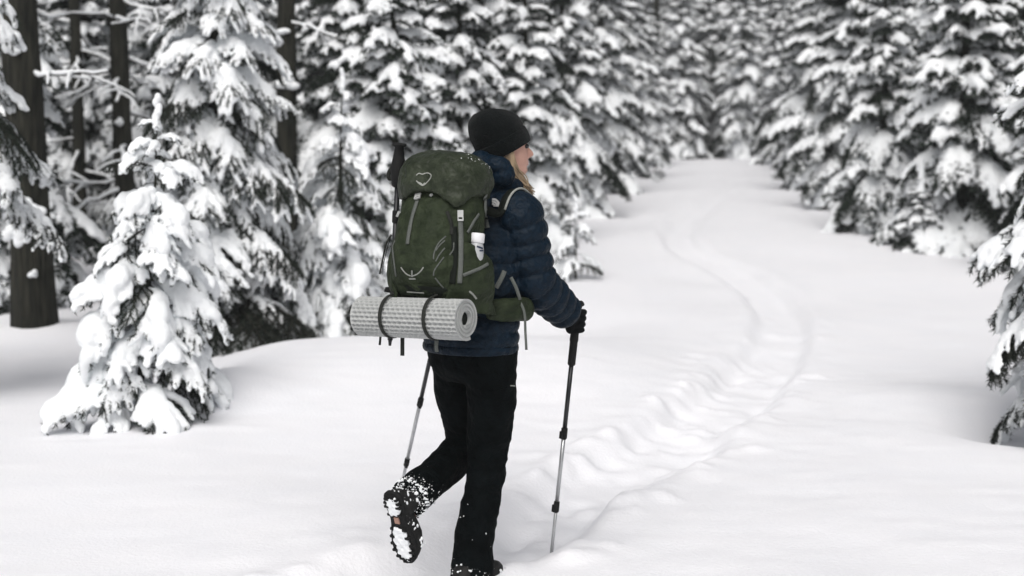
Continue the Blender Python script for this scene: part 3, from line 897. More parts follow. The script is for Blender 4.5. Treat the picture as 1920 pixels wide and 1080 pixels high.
bb = MB().rings(head_rings())
nose = [(0.006, .083, .006), (-.008, .093, .007), (-.020, .105, .009), (-.030, .111, .011), (-.037, .112, .0135), (-.044, .100, .013), (-.048, .084, .008)]
nr = []
for z, f, w in spline(nose, 16):
    ang = np.linspace(0, 2 * np.pi, 14, endpoint=False)
    nr.append(HC + np.outer(f - 0.014 + 0.014 * np.cos(ang), FH) + np.outer(w * np.sin(ang), RH) + z * Z)
bb.rings(nr)
bb.blob(HC + FH * .081 - Z * .062, (.010, .020, .006), np.stack([FH, RH, Z], 1))
bb.blob(HC + FH * .080 - Z * .0705, (.010, .018, .006), np.stack([FH, RH, Z], 1))
for s in (-1, 1):                                          # ears
    bb.blob(HC + RH * s * .074 - FH * .012 - Z * .02, (.018, .010, .030), np.stack([FH, RH, Z], 1))
bb.tube(spline([HC - Z * .07 - FH * .02, (HC + NECK) / 2 - FH * .01 - Z * .03, NECK - Z * .03], 8), [.056, .053, .052, .052, .053, .055, .058, .062], 20)
bb.rings(loft([(PELV - Z * .08, .12, .09), (PELV, .15, .105), (WAIST, .12, .09), (CHEST, .14, .105), (UPPER, .13, .085), (NECK - Z * .02, .06, .06)], 24, 28))
def limb(pts, rad, n=20, seg=16):
    return spline(pts, n), np.interp(np.linspace(0, 1, n), np.linspace(0, 1, len(rad)), rad)
for s_, e_, w_, gp in ((SH_R, EL_R, WR_R, GRIP_R), (SH_L, EL_L, WR_L, GRIP_L)):
    p_, r_ = limb([s_ * .8 + UPPER * .2, s_, e_, w_, w_ * .4 + gp * .6], [.05, .052, .042, .030, .026]); bb.tube(p_, r_, 16)
FOOT_R = AN_R + F * .14 - Z * .075; FD_L = 0.34 * F - 0.94 * Z; SN_L = -0.94 * F - 0.34 * Z
FOOT_L = AN_L + FD_L * .15 + SN_L * .05
for h_, k_, a_, t_ in ((HIP_R, KN_R, AN_R, FOOT_R), (HIP_L, KN_L, AN_L, FOOT_L)):
    p_, r_ = limb([h_, h_ * .4 + k_ * .6, k_, a_ * .6 + k_ * .4, a_], [.075, .062, .046, .036, .020]); bb.tube(p_, r_, 18)
    bb.tube([a_ - (t_ - a_) * .2, a_ * .6 + t_ * .4, t_], [.018, .020, .016], 14)
body_me = remesh(bb.mesh('b'), 0.0062, 2, 0.4)
body = put_on('body', body_me, M_SKIN, person)
for s in (-1, 1):
    e = MB().blob(HC + FH * .0755 + RH * s * .031 - Z * .004, (.011, .012, .009), np.stack([FH, RH, Z], 1)); put_on('eye', e, M_EYE, body)
    e = MB().tube(spline([HC + FH * .091 + RH * s * .012 + Z * .016, HC + FH * .087 + RH * s * .03 + Z * .021, HC + FH * .074 + RH * s * .047 + Z * .016], 8), .0032, 6); put_on('eyebrow', e, M_BROW, body)
e = MB()
for dz in (-.0615, -.0695):
    e.blob(HC + FH * .0835 + Z * dz, (.0085, .017, .0042), np.stack([FH, RH, Z], 1))
put_on('lips', remesh(e.mesh('l'), .002, 1), M_LIP, body)

# --- hair: strands from under the beanie, over the cheek, down to the collar
hg = rng(4)
hb = MB()
for k in range(150):
    u = hg.random(); side = 1 if k % 4 else -1
    ang = R(84 + 46 * u)                                   # round the head from the temple backwards
    st = HC + FH * .088 * math.cos(ang) + RH * side * .079 * math.sin(ang) + Z * (.022 - .045 * u)
    md = HC + FH * (.070 * math.cos(ang) + .020 - .012 * u) + RH * side * (.074 * math.sin(ang) + .006) - Z * (.055 + .03 * hg.random())
    lo = HC + FH * (.060 - .045 * u + hg.normal(0, .006)) + RH * side * (.066 + .02 * hg.random()) - Z * (.112 + .02 * hg.random())
    en = HC + FH * (.092 - .040 * u + hg.normal(0, .006)) + RH * side * (.066 + .03 * hg.random()) - Z * (.150 + .03 * hg.random())
    p_ = spline([st, md, lo, en], 12)
    hb.tube(p_, np.linspace(.0034, .0016, 12) * hg.uniform(.7, 1.2), 5)
put_on('hair', hb, M_HAIR, person)

# --- beanie
TB = math.atan2(.105, .198)
UB = FH * math.cos(TB) + Z * math.sin(TB)                  # along the brim, towards the forehead
AB = -FH * math.sin(TB) + Z * math.cos(TB)
BC = HC + FH * .002 - Z * .013
def beanie_rings(tab, n, off=0.0, seg=48):
    rings = []
    for t, a, w, sh in spline(tab, n):
        t = t if t < .05 else .05 + (t - .05) * .93
        ang = np.linspace(0, 2 * np.pi, seg, endpoint=False)
        rings.append(BC + AB * t + UB * sh + np.outer((a + off) * np.cos(ang), UB) + np.outer((w + off) * np.sin(ang), RH))
    return rings
btab = [(-.006, .094, .084, 0), (.02, .0965, .087, 0), (.05, .0985, .088, 0), (.085, .0985, .087, .001), (.112, .089, .079, -.004), (.138, .071, .066, -.012), (.156, .050, .048, -.020), (.167, .026, .026, -.026), (.170, .004, .004, -.029)]
mb = MB().rings(beanie_rings(btab, 40))
me = mb.mesh('beanie')
displace(me, lambda c: .0025 * mnoise.noise(Vector(c) * 28) + .0035 * mnoise.noise(Vector(c) * 11))
beanie = put_on('beanie', me, M_KNIT, person)
ctab = [(-.012, .093, .083, 0), (-.015, .098, .087, 0), (-.010, .1025, .0915, 0), (.010, .1045, .0935, 0), (.032, .1045, .0930, 0), (.040, .1025, .0910, 0), (.041, .0975, .0865, 0)]
me = MB().rings(beanie_rings(ctab, 24), caps=False).mesh('cuff')
displace(me, lambda c: .0018 * mnoise.noise(Vector(c) * 30))
put_on('cuff', me, M_KNIT, beanie)

# --- trousers
tb = MB()
tb.rings(loft([(PELV + Z * .10, .150, .115), (PELV + Z * .03, .165, .125), (PELV - Z * .05, .172, .130), (PELV - Z * .11, .160, .118), (PELV - Z * .15, .10, .08)], 20, 36))
def leg(pts, rad):
    p_ = spline(pts, 60); r_ = np.interp(np.linspace(0, 1, 60), np.linspace(0, 1, len(rad)), rad)
    tb.tube(p_, r_, 28)
HEM_R = AN_R - Z * .11
leg([HIP_R + Z * .02, A(921, 745, 4.96), KN_R, A(905, 930, 4.97), A(889, 1010, 4.94), HEM_R], [.098, .090, .072, .069, .069, .077])
HEM_L = AN_L + (AN_L - KN_L) / np.linalg.norm(AN_L - KN_L) * .015
leg([HIP_L + Z * .02, A(865, 745, 5.12), KN_L + Z * .02, KN_L * .72 + AN_L * .28, KN_L * .35 + AN_L * .65, HEM_L], [.100, .092, .080, .070, .068, .072])
tme = remesh(tb.mesh('t'), 0.0085, 3, 0.5)
def fold(c):
    v = Vector(c)
    kn = math.exp(-(np.linalg.norm(np.array(c) - KN_R) / .12) ** 2) + math.exp(-(np.linalg.norm(np.array(c) - KN_L) / .14) ** 2) + .6 * math.exp(-(np.linalg.norm(np.array(c) - AN_R) / .14) ** 2)
    rdg = 1 - 2.4 * abs(mnoise.noise(Vector((v.x * 8, v.y * 8, v.z * 24 + v.x * 8))))
    return .0035 * (.25 + kn) * rdg + .006 * mnoise.noise(Vector((v.x * 9, v.y * 9, v.z * 16))) + .004 * mnoise.noise(Vector((v.x * 22, v.y * 22, v.z * 34)))
displace(tme, fold)
trousers = put_on('trousers', tme, M_BLACK, person)

# --- jacket
jb = MB()
jb.rings(loft([(A(882, 650, 5.0), .176, .138), (A(884, 632, 5.0), .182, .142), (A(888, 600, 5.01), .176, .134), (WAIST, .163, .124), (A(899, 500, 5.035), .168, .132), (CHEST, .172, .136),
               (A(910, 410, 5.065), .160, .118), (A(918, 380, 5.075), .120, .096), (A(926, 356, 5.085), .092, .088), (A(933, 335, 5.09), .084, .088)], 150, 56, mod=baffle(.062, .017)))
def sleeve(s_, e_, w_, up_):
    p_ = spline([s_ * .55 + up_ * .45, s_ + Z * .004, s_ * .45 + e_ * .55, e_, e_ * .4 + w_ * .6, w_], 130)
    L_ = np.concatenate([[0], np.cumsum(np.linalg.norm(np.diff(p_, axis=0), axis=1))])
    r_ = np.interp(L_ / L_[-1], [0, .12, .3, .55, .75, .93, 1], [.082, .090, .087, .081, .076, .066, .052])
    bf = baffle(.058, .024, .25)
    jb.tube(p_, r_ + np.array([bf(x) for x in L_]), 32)
sleeve(SH_R, EL_R, WR_R, UPPER)
sleeve(SH_L, EL_L, WR_L, UPPER)
M3 = np.stack([RR, F, Z], 1)
# hood bunched behind the neck and collar round the throat
jb.blob(A(914, 318, 5.03), (.080, .060, .058), M3); jb.blob(A(902, 306, 5.05), (.050, .055, .048), M3); jb.blob(A(941, 328, 5.0), (.050, .050, .050), M3); jb.blob(A(930, 312, 5.00), (.060, .05, .040), M3)
ring_ = []
for k in range(28):
    a_ = 2 * math.pi * k / 28
    ring_.append(A(936, 347, 5.085) + FH * .066 * math.cos(a_) + RH * .076 * math.sin(a_) - Z * (.012 * math.cos(a_)))
jb.tube(ring_, [.028, .036], 18, closed=True)
jme = remesh(jb.mesh('j'), 0.0050, 1, 0.25)
def pucker(c):
    v = Vector(c)
    return .0026 * mnoise.noise(Vector((v.x * 22, v.y * 22, v.z * 30))) + .0012 * mnoise.noise(v * 60)
displace(jme, pucker)
jacket = put_on('jacket', jme, M_NAVY, person)
hem = MB(); ang = np.linspace(0, 2 * np.pi, 60, endpoint=False)
hem.tube([A(882, 649, 5.0) + RR * .176 * math.cos(a) + F * .138 * math.sin(a) for a in ang], [.008, .016], 10, closed=True)
put_on('hem_band', hem, M_NAVY, jacket)

def bvh_of(*objs):
    vs, fs, n = [], [], 0
    for o in objs:
        top = o
        while top.parent: top = top.parent
        v, t = mesh_arrays(o.data); vs.append(v + np.array(top.location)); fs.append(t + n); n += len(v)
    return BVHTree.FromPolygons(np.vstack(vs).tolist(), np.vstack(fs).tolist())
def hit(bvh, px, py, off=0.0):
    o = Vector((0, 0, CAM_H))
    for k in (0, 3, 6, 10, 15):                            # step towards the hiker's middle if the point lies just off the edge
        q = P(px + (k if px < 850 else -k), py, 5.0)
        co, no, i, d = bvh.ray_cast(o, (q - o).normalized())
        if co is not None: break
    if co is None: return None
    if no.dot(q - o) > 0: no = -no
    return np.array(co + no * off), np.array(no)
def ribbon(mb, pts, nrm, width, thick):
    p = np.asarray(pts, float); n = np.asarray(nrm, float)
    t = np.gradient(p, axis=0); t /= np.linalg.norm(t, axis=1, keepdims=True) + 1e-9
    n = n - (n * t).sum(1, keepdims=True) * t; n /= np.linalg.norm(n, axis=1, keepdims=True) + 1e-9
    s = np.cross(t, n)
    w = np.broadcast_to(np.asarray(width, float), (len(p),))[:, None] / 2; h = thick / 2
    rings = np.stack([p + s * w + n * h, p - s * w + n * h, p - s * w - n * h, p + s * w - n * h], 1)
    return mb.rings(rings)
def strip(bvh, pix, width, thick, off, n=24, smooth_n=3):
    """a ribbon laid on a surface through the given photo points"""
    pp = spline(pix, n); P_, N_ = [], []
    for q in pp:
        h = hit(bvh, q[0], q[1], off)
        if h is None: continue
        P_.append(h[0]); N_.append(h[1])
    P_, N_ = np.array(P_), np.array(N_)
    for _ in range(smooth_n):
        P_[1:-1] = (P_[:-2] + 2 * P_[1:-1] + P_[2:]) / 4; N_[1:-1] = (N_[:-2] + 2 * N_[1:-1] + N_[2:]) / 4
    return ribbon(MB(), P_, N_, width, thick)
def plate(bvh, px, py, w, h, thick, off=0.002, rot=0.0):
    """small rounded plate lying on a surface; w across, h up"""
    c, n = hit(bvh, px, py, off)
    u = Z - n * n[2]; u /= np.linalg.norm(u); s = np.cross(u, n)
    u, s = u * math.cos(rot) + s * math.sin(rot), s * math.cos(rot) - u * math.sin(rot)
    return c, n, u, s

JB = bvh_of(jacket)
# emblem on the jacket's shoulder: a small domed quarter with two curved gaps
c, n, u, s = plate(JB, 931, 383, 0, 0, 0, .006)
eb = MB()
for k in range(3):
    r0, r1 = .006 + .0085 * k, .0128 + .0085 * k
    a_ = np.linspace(R(0), R(100), 10)
    o_ = c - s * .013 - u * .010
    rings = [[o_ + (s * math.cos(x) + u * math.sin(x)) * r0 + n * .001, o_ + (s * math.cos(x) + u * math.sin(x)) * r1 + n * .001,
              o_ + (s * math.cos(x) + u * math.sin(x)) * r1 - n * .004, o_ + (s * math.cos(x) + u * math.sin(x)) * r0 - n * .004] for x in a_]
    eb.rings(rings)
put_on('emblem', eb, M_PRINTW, jacket, False)

# --- gloves
def glove(grip, tip, wrist, el, root):
    d = grip - tip; d /= np.linalg.norm(d)
    e1 = wrist - grip; e1 -= d * e1.dot(d); e1 /= np.linalg.norm(e1)
    e2 = np.cross(d, e1)
    g = MB()
    g.blob(grip + e1 * .030 + d * .0, (.020, .026, .048), np.stack([e1, e2, d], 1))
    for k, (o_, a0, a1, rf) in enumerate([(.034, 60, 285, .0115), (.011, 55, 300, .012), (-.012, 55, 295, .0115), (-.034, 60, 275, .010)]):
        aa = np.radians(np.linspace(a0 - 35, a1, 16))
        g.tube([grip + d * (o_ + .004 * math.sin(a)) + (e1 * math.cos(a) + e2 * math.sin(a)) * .027 for a in aa], np.linspace(rf * 1.1, rf * .82, 16), 12)
    aa = np.radians(np.linspace(-15, -165, 14))              # thumb, closing from the other side
    g.tube([grip + d * (.020 + .026 * i / 13) + (e1 * math.cos(a) + e2 * math.sin(a)) * .028 for i, a in enumerate(aa)], np.linspace(.0145, .0105, 14), 12)
    fa = (el - wrist) / np.linalg.norm(el - wrist)
    g.tube(spline([grip + e1 * .030, wrist * .6 + (grip + e1 * .03) * .4, wrist, wrist + fa * .035], 10), [.030, .031, .033, .035, .037, .039, .041, .043, .044, .044], 18)
    me = remesh(g.mesh('g'), .0032, 2, 0.4)
    return put_on('glove', me, M_GLOVE, root), d, e1, e2
glove_r, D_R, E1_R, E2_R = glove(GRIP_R, TIP_R, WR_R, EL_R, person)
glove_l, D_L, E1_L, E2_L = glove(GRIP_L, TIP_L, WR_L, EL_L, person)

# --- boots
def outline(n=56):
    """sole outline, heel at 0, toe at 1 (x along the foot, y across)"""
    prof = spline([(0, .0), (.02, .024), (.08, .035), (.20, .036), (.36, .029), (.50, .035), (.66, .047), (.80, .049), (.92, .036), (.985, .018), (1, .0)], n // 2 + 1)
    up = prof; lo = prof[-2:0:-1] * np.array((1, -1))
    return np.vstack([up, lo])
def boot(ank, fd, sn, root, L=.285):
    """fd: heel to toe, sn: out of the sole"""
    sd = np.cross(fd, sn); sd /= np.linalg.norm(sd)
    heel = ank - fd * .075 + sn * .085
    ol = outline()
    bt = empty_child('boot', root)
    def ring(off, k, sc=1.0, shift=0.0):
        q = ol.copy(); q[:, 1] *= sc; q[:, 0] = .5 + (q[:, 0] - .5) * sc
        return heel + np.outer(q[:, 0] * L + shift, fd) + np.outer(q[:, 1], sd) + sn * off
    # upper
    up = MB()
    up.rings([ring(0.0, 0, .97), ring(-.012, 0, 1.0), ring(-.03, 0, .97), ring(-.048, 0, .88), ring(-.062, 0, .70), ring(-.068, 0, .4)])
    sh_dir = -sn
    up.tube(spline([heel + fd * .085 - sn * .02, heel + fd * .078 - sn * .07, ank - sn * .03 + fd * .0, ank - sn * .05], 12), np.full(12, .041), 22)
    ume = remesh(up.mesh('u'), .0055, 2)
    displace(ume, lambda c: .002 * mnoise.noise(Vector(c) * 40))
    o_up = put_on('upper', ume, M_BOOT, bt)
    # midsole + outsole with a step under the arch
    ms = MB().rings([ring(-.006, 0, 1.0), ring(-.004, 0, 1.035), ring(.010, 0, 1.04), ring(.012, 0, 1.0)])
    put_on('midsole', ms, M_RUBBER, bt)
    so = MB()
    gg = rng(9)
    for i in range(len(ol)):                               # lugs round the edge, heel and forefoot blocks
        x, y = ol[i]
        if .30 < x < .46: continue
        nrm = ol[(i + 1) % len(ol)] - ol[i - 1]; nrm = np.array((-nrm[1] * 1.0, nrm[0] * L)); nrm /= np.linalg.norm(nrm) + 1e-9
        if i % 2: continue
        inw = -np.sign(y) if abs(y) > .004 else 0
        ln_ = .012 if (i // 2) % 2 else .018
        cx = heel + fd * (x * L + (.009 if x < .1 else -.009 if x > .92 else 0)) + sd * (y + inw * (ln_ * .45 + .004)) + sn * .017
        so.box(cx, (.0042, ln_ * .55, .007), np.stack([fd, sd, sn], 1))
    for x0, x1, w in ((.10, .26, .018), (.55, .86, .026)):
        for k in range(5):
            for j in (-1, 1):
                so.box(heel + fd * L * (x0 + (x1 - x0) * (k + .5) / 5) + sd * j * w * .45 + sn * .0145, (.0048, w * .30, .0045), np.stack([fd * .9 + sd * .4 * j, sd * .9 - fd * .4 * j, sn], 1))
    put_on('outsole_lugs', so, M_RUBBER, bt, False)['kind'] = 'stuff'
    ar = MB().box(heel + fd * L * .385 + sn * .0135, (.012, .010, .003), np.stack([fd, sd, sn], 1))
    put_on('arch_inlay', ar, M_ORANGE, bt, False)
    # snow packed into the tread and clinging to the welt
    sp = MB()
    for k in range(260):
        x = gg.uniform(.05, .29) if k % 2 else gg.uniform(.50, .95)
        w = np.interp(x, [0, .08, .2, .36, .5, .66, .8, .92, 1], [0, .024, .026, .018, .024, .035, .036, .024, .0])
        sp.blob(heel + fd * x * L + sd * gg.uniform(-w, w) * .85 + sn * (.014 + gg.uniform(0, .005)), (gg.uniform(.006, .011), gg.uniform(.006, .010), .006), np.stack([fd, sd, sn], 1))
    put_on('packed_snow', remesh(sp.mesh('p'), .0035, 1), M_SNOW, bt)['kind'] = 'stuff'
    sp = MB()
    for k in range(120):
        i = int(gg.integers(len(ol))); x, y = ol[i]
        if x > .85: continue
        h_ = -abs(gg.normal(.022, .016))
        sp.blob(heel + fd * x * L + sd * y * 1.02 + sn * h_, np.array((.008, .003, .005)) * gg.uniform(.4, 1.2), np.stack([fd, sd, sn], 1))
    put_on('clinging_snow', remesh(sp.mesh('p'), .003, 1), M_SNOW, bt)['kind'] = 'stuff'
    lace = MB()
    for k in range(5):
        c_ = heel + fd * (.155 - .013 * k) - sn * (.062 + .013 * k)
        lace.tube(spline([c_ - sd * .03 + sn * .012, c_ - sn * .006, c_ + sd * .03 + sn * .012], 9), .003, 6)
    put_on('laces', lace, M_WEBD, bt)
    return bt
def empty_child(name, root):
    o = bpy.data.objects.new(name, None); o.empty_display_size = .05; col.objects.link(o); o.parent = root
    return o
boot_l = boot(AN_L, FD_L / np.linalg.norm(FD_L), SN_L / np.linalg.norm(SN_L), person)
fdr = F * .97 - Z * .22; fdr /= np.linalg.norm(fdr); snr = -Z * .97 - F * .22; snr /= np.linalg.norm(snr)
boot_r = boot(AN_R + Z * .0, fdr, snr, person)

# snow crystals sticking to the trouser legs
def snow_specks(regions, n, seed, size):
    g = rng(seed)
    v = np.array([x.co[:] for x in tme.vertices]) + PL
    no = np.empty(len(v) * 3, np.float32); tme.vertex_normals.foreach_get('vector', no); no = no.reshape(-1, 3)
    mb = MB()
    for c, rad, m in regions:
        d = np.linalg.norm(v - c, axis=1); idx = np.nonzero(d < rad)[0]
        w = np.exp(-(d[idx] / (rad * .55)) ** 2); w /= w.sum()
        for i in g.choice(idx, m, p=w):
            mb.blob(v[i] + no[i] * .0008, size * g.lognormal(-.05, .6) * g.uniform(.6, 1.6, 3), None, g)
    return mb
sp = snow_specks([(HEM_L, .09, 800), (HEM_L - (AN_L - KN_L) * .12, .11, 120), (HEM_R + Z * .03, .09, 320), (AN_R + Z * .08, .14, 14)], 0, 6, .0011)
hg2 = rng(12)
axl = (AN_L - KN_L) / np.linalg.norm(AN_L - KN_L); pl1 = np.cross(axl, Z); pl1 /= np.linalg.norm(pl1); pl2 = np.cross(axl, pl1)
for k in range(110):
    a_ = hg2.uniform(0, 6.28)
    sp.blob(HEM_L - axl * abs(hg2.normal(0, .014)) + (pl1 * math.cos(a_) + pl2 * math.sin(a_)) * .0715, np.array((.0055, .0055, .0035)) * hg2.uniform(.3, 1.5), None, hg2)
so = put_on('snow_specks', sp, M_SNOW, trousers); so['kind'] = 'stuff'
# small pale tag on the thigh pocket and its zip line
TBV = bvh_of(trousers)
tg = strip(TBV, [(957, 723), (964, 723.5), (971, 724)], .004, .002, .001, 6, 0); put_on('pocket_tag', tg, M_PRINT, trousers, False)
zl = strip(TBV, [(880, 726), (915, 733), (950, 727)], .004, .002, .0008, 20); put_on('seam', zl, M_BLACK, trousers)
# ------------------------------------------------------------------ trekking poles
def trekking_pole(grip, tip, label, e1, strap=True):
    d = grip - tip; L = np.linalg.norm(d); d /= L
    t = empty('trekking_pole', tuple(tip)); tag(t, label, 'trekking pole', 'trekking poles held by the hiker')
    def at(k): return tip + d * k
    top = L + .075
    g = MB().tube([at(L - .17), at(L - .165), at(L - .08), at(L - .075), at(L - .04), at(L), at(L + .03), at(L + .050), at(L + .062), at(L + .072), at(top)],
                  [.0125, .0150, .0150, .0165, .0155, .0150, .0145, .0160, .0195, .0195, .012], 20)
    go = put_on('grip', g, M_RUBBER, t)
    e2 = np.cross(d, e1)
    h = MB().tube(spline([at(L + .060), at(L + .066) - e1 * .016, at(L + .060) - e1 * .030], 6), [.014, .013, .012, .011, .009, .007], 12)
    put_on('grip_beak', h, M_RUBBER, go)
    put_on('upper_shaft', MB().tube([at(L * .545), at(L - .165)], .0088, 16), M_SHAFT, t)
    put_on('middle_shaft', MB().tube([at(L * .24), at(L * .55)], .0078, 16), M_ALU, t)
    put_on('lower_shaft', MB().tube([at(.03), at(L * .25)], .0066, 14), M_ALU, t)
    for k, r in ((L * .545, .0125), (L * .24, .0115)):
        c = MB().tube([at(k - .022), at(k - .018), at(k + .018), at(k + .022)], [r * .8, r, r, r * .8], 18)
        co = put_on('clamp', c, M_RUBBER, t)
        put_on('clamp_lever', MB().box(at(k - .004) + e1 * (r + .003), (.005, .006, .014), np.stack([e1, e2, d], 1)), M_RUBBER, co, False)
    put_on('tip', MB().tube([at(0), at(.012), at(.04)], [.002, .004, .0062], 10), M_SHAFT, t)
    if strap:
        s = spline([at(L + .045) - e2 * .012, at(L + .050) - e2 * .036 + e1 * .016, at(L + .020) - e2 * .044 + e1 * .006, at(L - .025) - e2 * .042 - e1 * .002, at(L - .038) - e2 * .036 + e1 * .010], 22)
        put_on('wrist_strap', ribbon(MB(), s, np.tile(-e2, (22, 1)), .011, .002), M_WEB, t)
    return t
pole_r = trekking_pole(GRIP_R, TIP_R, 'trekking pole in the hiker\'s visible gloved hand, silver lower shaft planted in snow', E1_R)
pole_l = trekking_pole(GRIP_L, TIP_L, 'trekking pole mostly hidden behind the hiker\'s body and raised leg', E1_L)

# ------------------------------------------------------------------ backpack
UP = Z * .985 + F * .16; UP /= np.linalg.norm(UP)
BK = -(F - UP * F.dot(UP)); BK /= np.linalg.norm(BK)      # away from the hiker's back
PM = A(829, 440, 4.83)
PO = PM - UP * .215
pack = empty('backpack', tuple(PO))
tag(pack, 'large olive green hiking backpack with grey straps and pale buckles on the hiker', 'backpack')
def pk(a, b, c): return PO + RR * a + BK * b + UP * c
def pring(w, br, bf, c, expo=3.2, seg=64, shift=0.0):
    ang = np.linspace(0, 2 * np.pi, seg, endpoint=False)
    ca, sa = np.cos(ang), np.sin(ang)
    ca = np.sign(ca) * np.abs(ca) ** (2 / expo); sa = np.sign(sa) * np.abs(sa) ** (2 / expo)
    return [pk(w * x + shift, (br if y > 0 else bf) * y, c) for x, y in zip(ca, sa)]
bag = MB()
tab = spline([(-.012, .100, .060, .07), (.0, .122, .085, .095), (.03, .140, .106, .115), (.09, .149, .116, .12), (.18, .152, .118, .085), (.28, .147, .108, .062), (.36, .140, .098, .075), (.42, .130, .09, .09)], 60)
bag.rings([pring(w, br, bf, c) for c, w, br, bf in tab])
bme = remesh(bag.mesh('bag'), .0065, 2)
def crumple(amp):
    def f(c):
        v = Vector(c)
        rdg = (1 - 2.2 * abs(mnoise.noise(Vector((v.x * 6 + v.z * 3, v.y * 6, v.z * 17 + 3.1)))))
        return amp * (.55 * rdg + mnoise.noise(Vector((v.x * 12, v.y * 12, v.z * 20))) + .55 * mnoise.noise(Vector((v.x * 26, v.y * 26, v.z * 40))) + .3 * mnoise.noise(v * 70))
    return f
displace(bme, crumple(.0060))
main_bag = put_on('main_bag', bme, M_OLIVE, pack)

bp = MB().rings([pring(w, -.05, .125, c, 4.0) for c, w in ((-.01, .10), (.0, .118), (.2, .122), (.38, .118), (.40, .10))])
put_on('back_panel', remesh(bp.mesh('bp'), .008, 2), M_OLIVE_D, pack)
bs = MB().rings([pring(np.interp(c, tab[:, 0], tab[:, 1]) + .004, np.interp(c, tab[:, 0], tab[:, 2]) + .004, np.interp(c, tab[:, 0], tab[:, 3]) + .002, c) for c in np.linspace(-.012, .030, 8)])
put_on('base_panel', bs, M_OLIVE_D, pack)
# lid: puffed hood, its skirt dipping at the rear corner
def lid_ring(c, w, br, bf, seg=72, dip=0.0):
    ang = np.linspace(0, 2 * np.pi, seg, endpoint=False)
    ex = 2.7
    ca = np.sign(np.cos(ang)) * np.abs(np.cos(ang)) ** (2 / ex); sa = np.sign(np.sin(ang)) * np.abs(np.sin(ang)) ** (2 / ex)
    out = []
    for x, y, a in zip(ca, sa, ang):
        dd = dip * (math.exp(-((a - R(48)) / .38) ** 2) + .55 * math.exp(-((a - R(135)) / .4) ** 2))
        out.append(pk(w * x, (br if y > 0 else bf) * y, c - dd))
    return out
lid = MB()
ltab = spline([(.352, .120, .085, .09, .2), (.350, .149, .118, .118, 1), (.358, .156, .127, .121, 1), (.385, .159, .131, .123, .75), (.420, .158, .129, .123, .3), (.452, .145, .115, .115, .1), (.478, .118, .090, .095, 0),
               (.494, .080, .060, .065, 0), (.501, .035, .028, .03, 0)], 46)
lid.rings([lid_ring(c, w, br, bf, dip=.052 * q) for c, w, br, bf, q in ltab])
lme = remesh(lid.mesh('lid'), .006, 2)
displace(lme, crumple(.0080))
lid_o = put_on('lid', lme, M_LID, pack)

# stuffed front pocket on the rear face
fp = MB(); rg = []
NU, NV = 30, 36
def fpt(u, v, inner=False):
    a = -.012 + .122 * u * (1 - .10 * max(0, v) ** 2); c = .180 + .158 * v - .012 * (1 - u * u) * (v < 0) * v
    bul = (1 - abs(u) ** 3.2) ** .8 * (1 - abs(v) ** 3.4) ** .8 * .036 * (1.15 - .3 * v)
    w, br = np.interp(c, tab[:, 0], tab[:, 1]), np.interp(c, tab[:, 0], tab[:, 2])
    y = br * (1 - min(.999, abs(a / w)) ** 3.2) ** (1 / 3.2)
    return pk(a, y - .012 + (0 if inner else bul + .008), c)
gu = np.linspace(-1, 1, NU); gv = np.linspace(-1, 1, NV)
ov = np.array([[fpt(u, v) for u in gu] for v in gv]).reshape(-1, 3); iv = np.array([[fpt(u, v, True) for u in gu] for v in gv]).reshape(-1, 3)
q = np.array([[i * NU + j, i * NU + j + 1, (i + 1) * NU + j + 1, (i + 1) * NU + j] for i in range(NV - 1) for j in range(NU - 1)])
edge = [j for j in range(NU)] + [i * NU + NU - 1 for i in range(1, NV)] + [(NV - 1) * NU + j for j in range(NU - 2, -1, -1)] + [i * NU for i in range(NV - 2, 0, -1)]
N0 = NU * NV
fp.add(np.vstack([ov, iv]), q, q[:, ::-1] + N0, np.array([[edge[k], edge[k] + N0, edge[(k + 1) % len(edge)] + N0, edge[(k + 1) % len(edge)]] for k in range(len(edge))]))
fme = remesh(fp.mesh('fp'), .0055, 1)
displace(fme, crumple(.0046))
pocket = put_on('front_pocket', fme, M_OLIVE, pack)

# stretch side pockets, mouth cut on a slant, widening to the hip
def side_pocket(sgn):
    sb = MB(); rings = []
    for k, c in enumerate(np.linspace(-.045, .185, 22)):
        ring = []
        for j in range(28):
            u = j / 27.0                                   # 0 rear .. 1 front
            b = .095 - .215 * u
            top = .105 + .085 * (1 - u) ** 1.2 if True else 0
            cc = min(c, .115 + .09 * u * 0 + .085 * (1 - u)) - .0
            bul = .052 * math.sin(math.pi * min(max(u, 0.02), .98)) ** .6 * (1 - max(0, (cc - .09)) / .16) + .004
            wsid = np.interp(max(cc, 0), tab[:, 0], tab[:, 1]) * (1 - min(.985, abs(b / .118)) ** 3.2) ** (1 / 3.2)
            flare = .030 * max(0, u - .35) * max(0, (.10 - cc) / .10)
            ring.append(pk(sgn * (wsid + bul + flare - .004), b - .035 * max(0, (.06 - cc)) / .06 * u, cc))
        rings.append(ring)
    r = np.array(rings)
    n, m = r.shape[:2]
    ov = r.reshape(-1, 3); iv = (r - RR * sgn * .012).reshape(-1, 3)
    q = np.array([[i * m + j, i * m + j + 1, (i + 1) * m + j + 1, (i + 1) * m + j] for i in range(n - 1) for j in range(m - 1)])
    edge = [j for j in range(m)] + [i * m + m - 1 for i in range(1, n)] + [(n - 1) * m + j for j in range(m - 2, -1, -1)] + [i * m for i in range(n - 2, 0, -1)]
    N0 = n * m
    sb.add(np.vstack([ov, iv]), q, q[:, ::-1] + N0, np.array([[edge[k], edge[k] + N0, edge[(k + 1) % len(edge)] + N0, edge[(k + 1) % len(edge)]] for k in range(len(edge))]))
    me = remesh(sb.mesh('sp'), .0045, 2)
    displace(me, crumple(.0028))
    return put_on('side_pocket', me, M_OLIVE, pack)
sp_r = side_pocket(1); sp_l = side_pocket(-1)
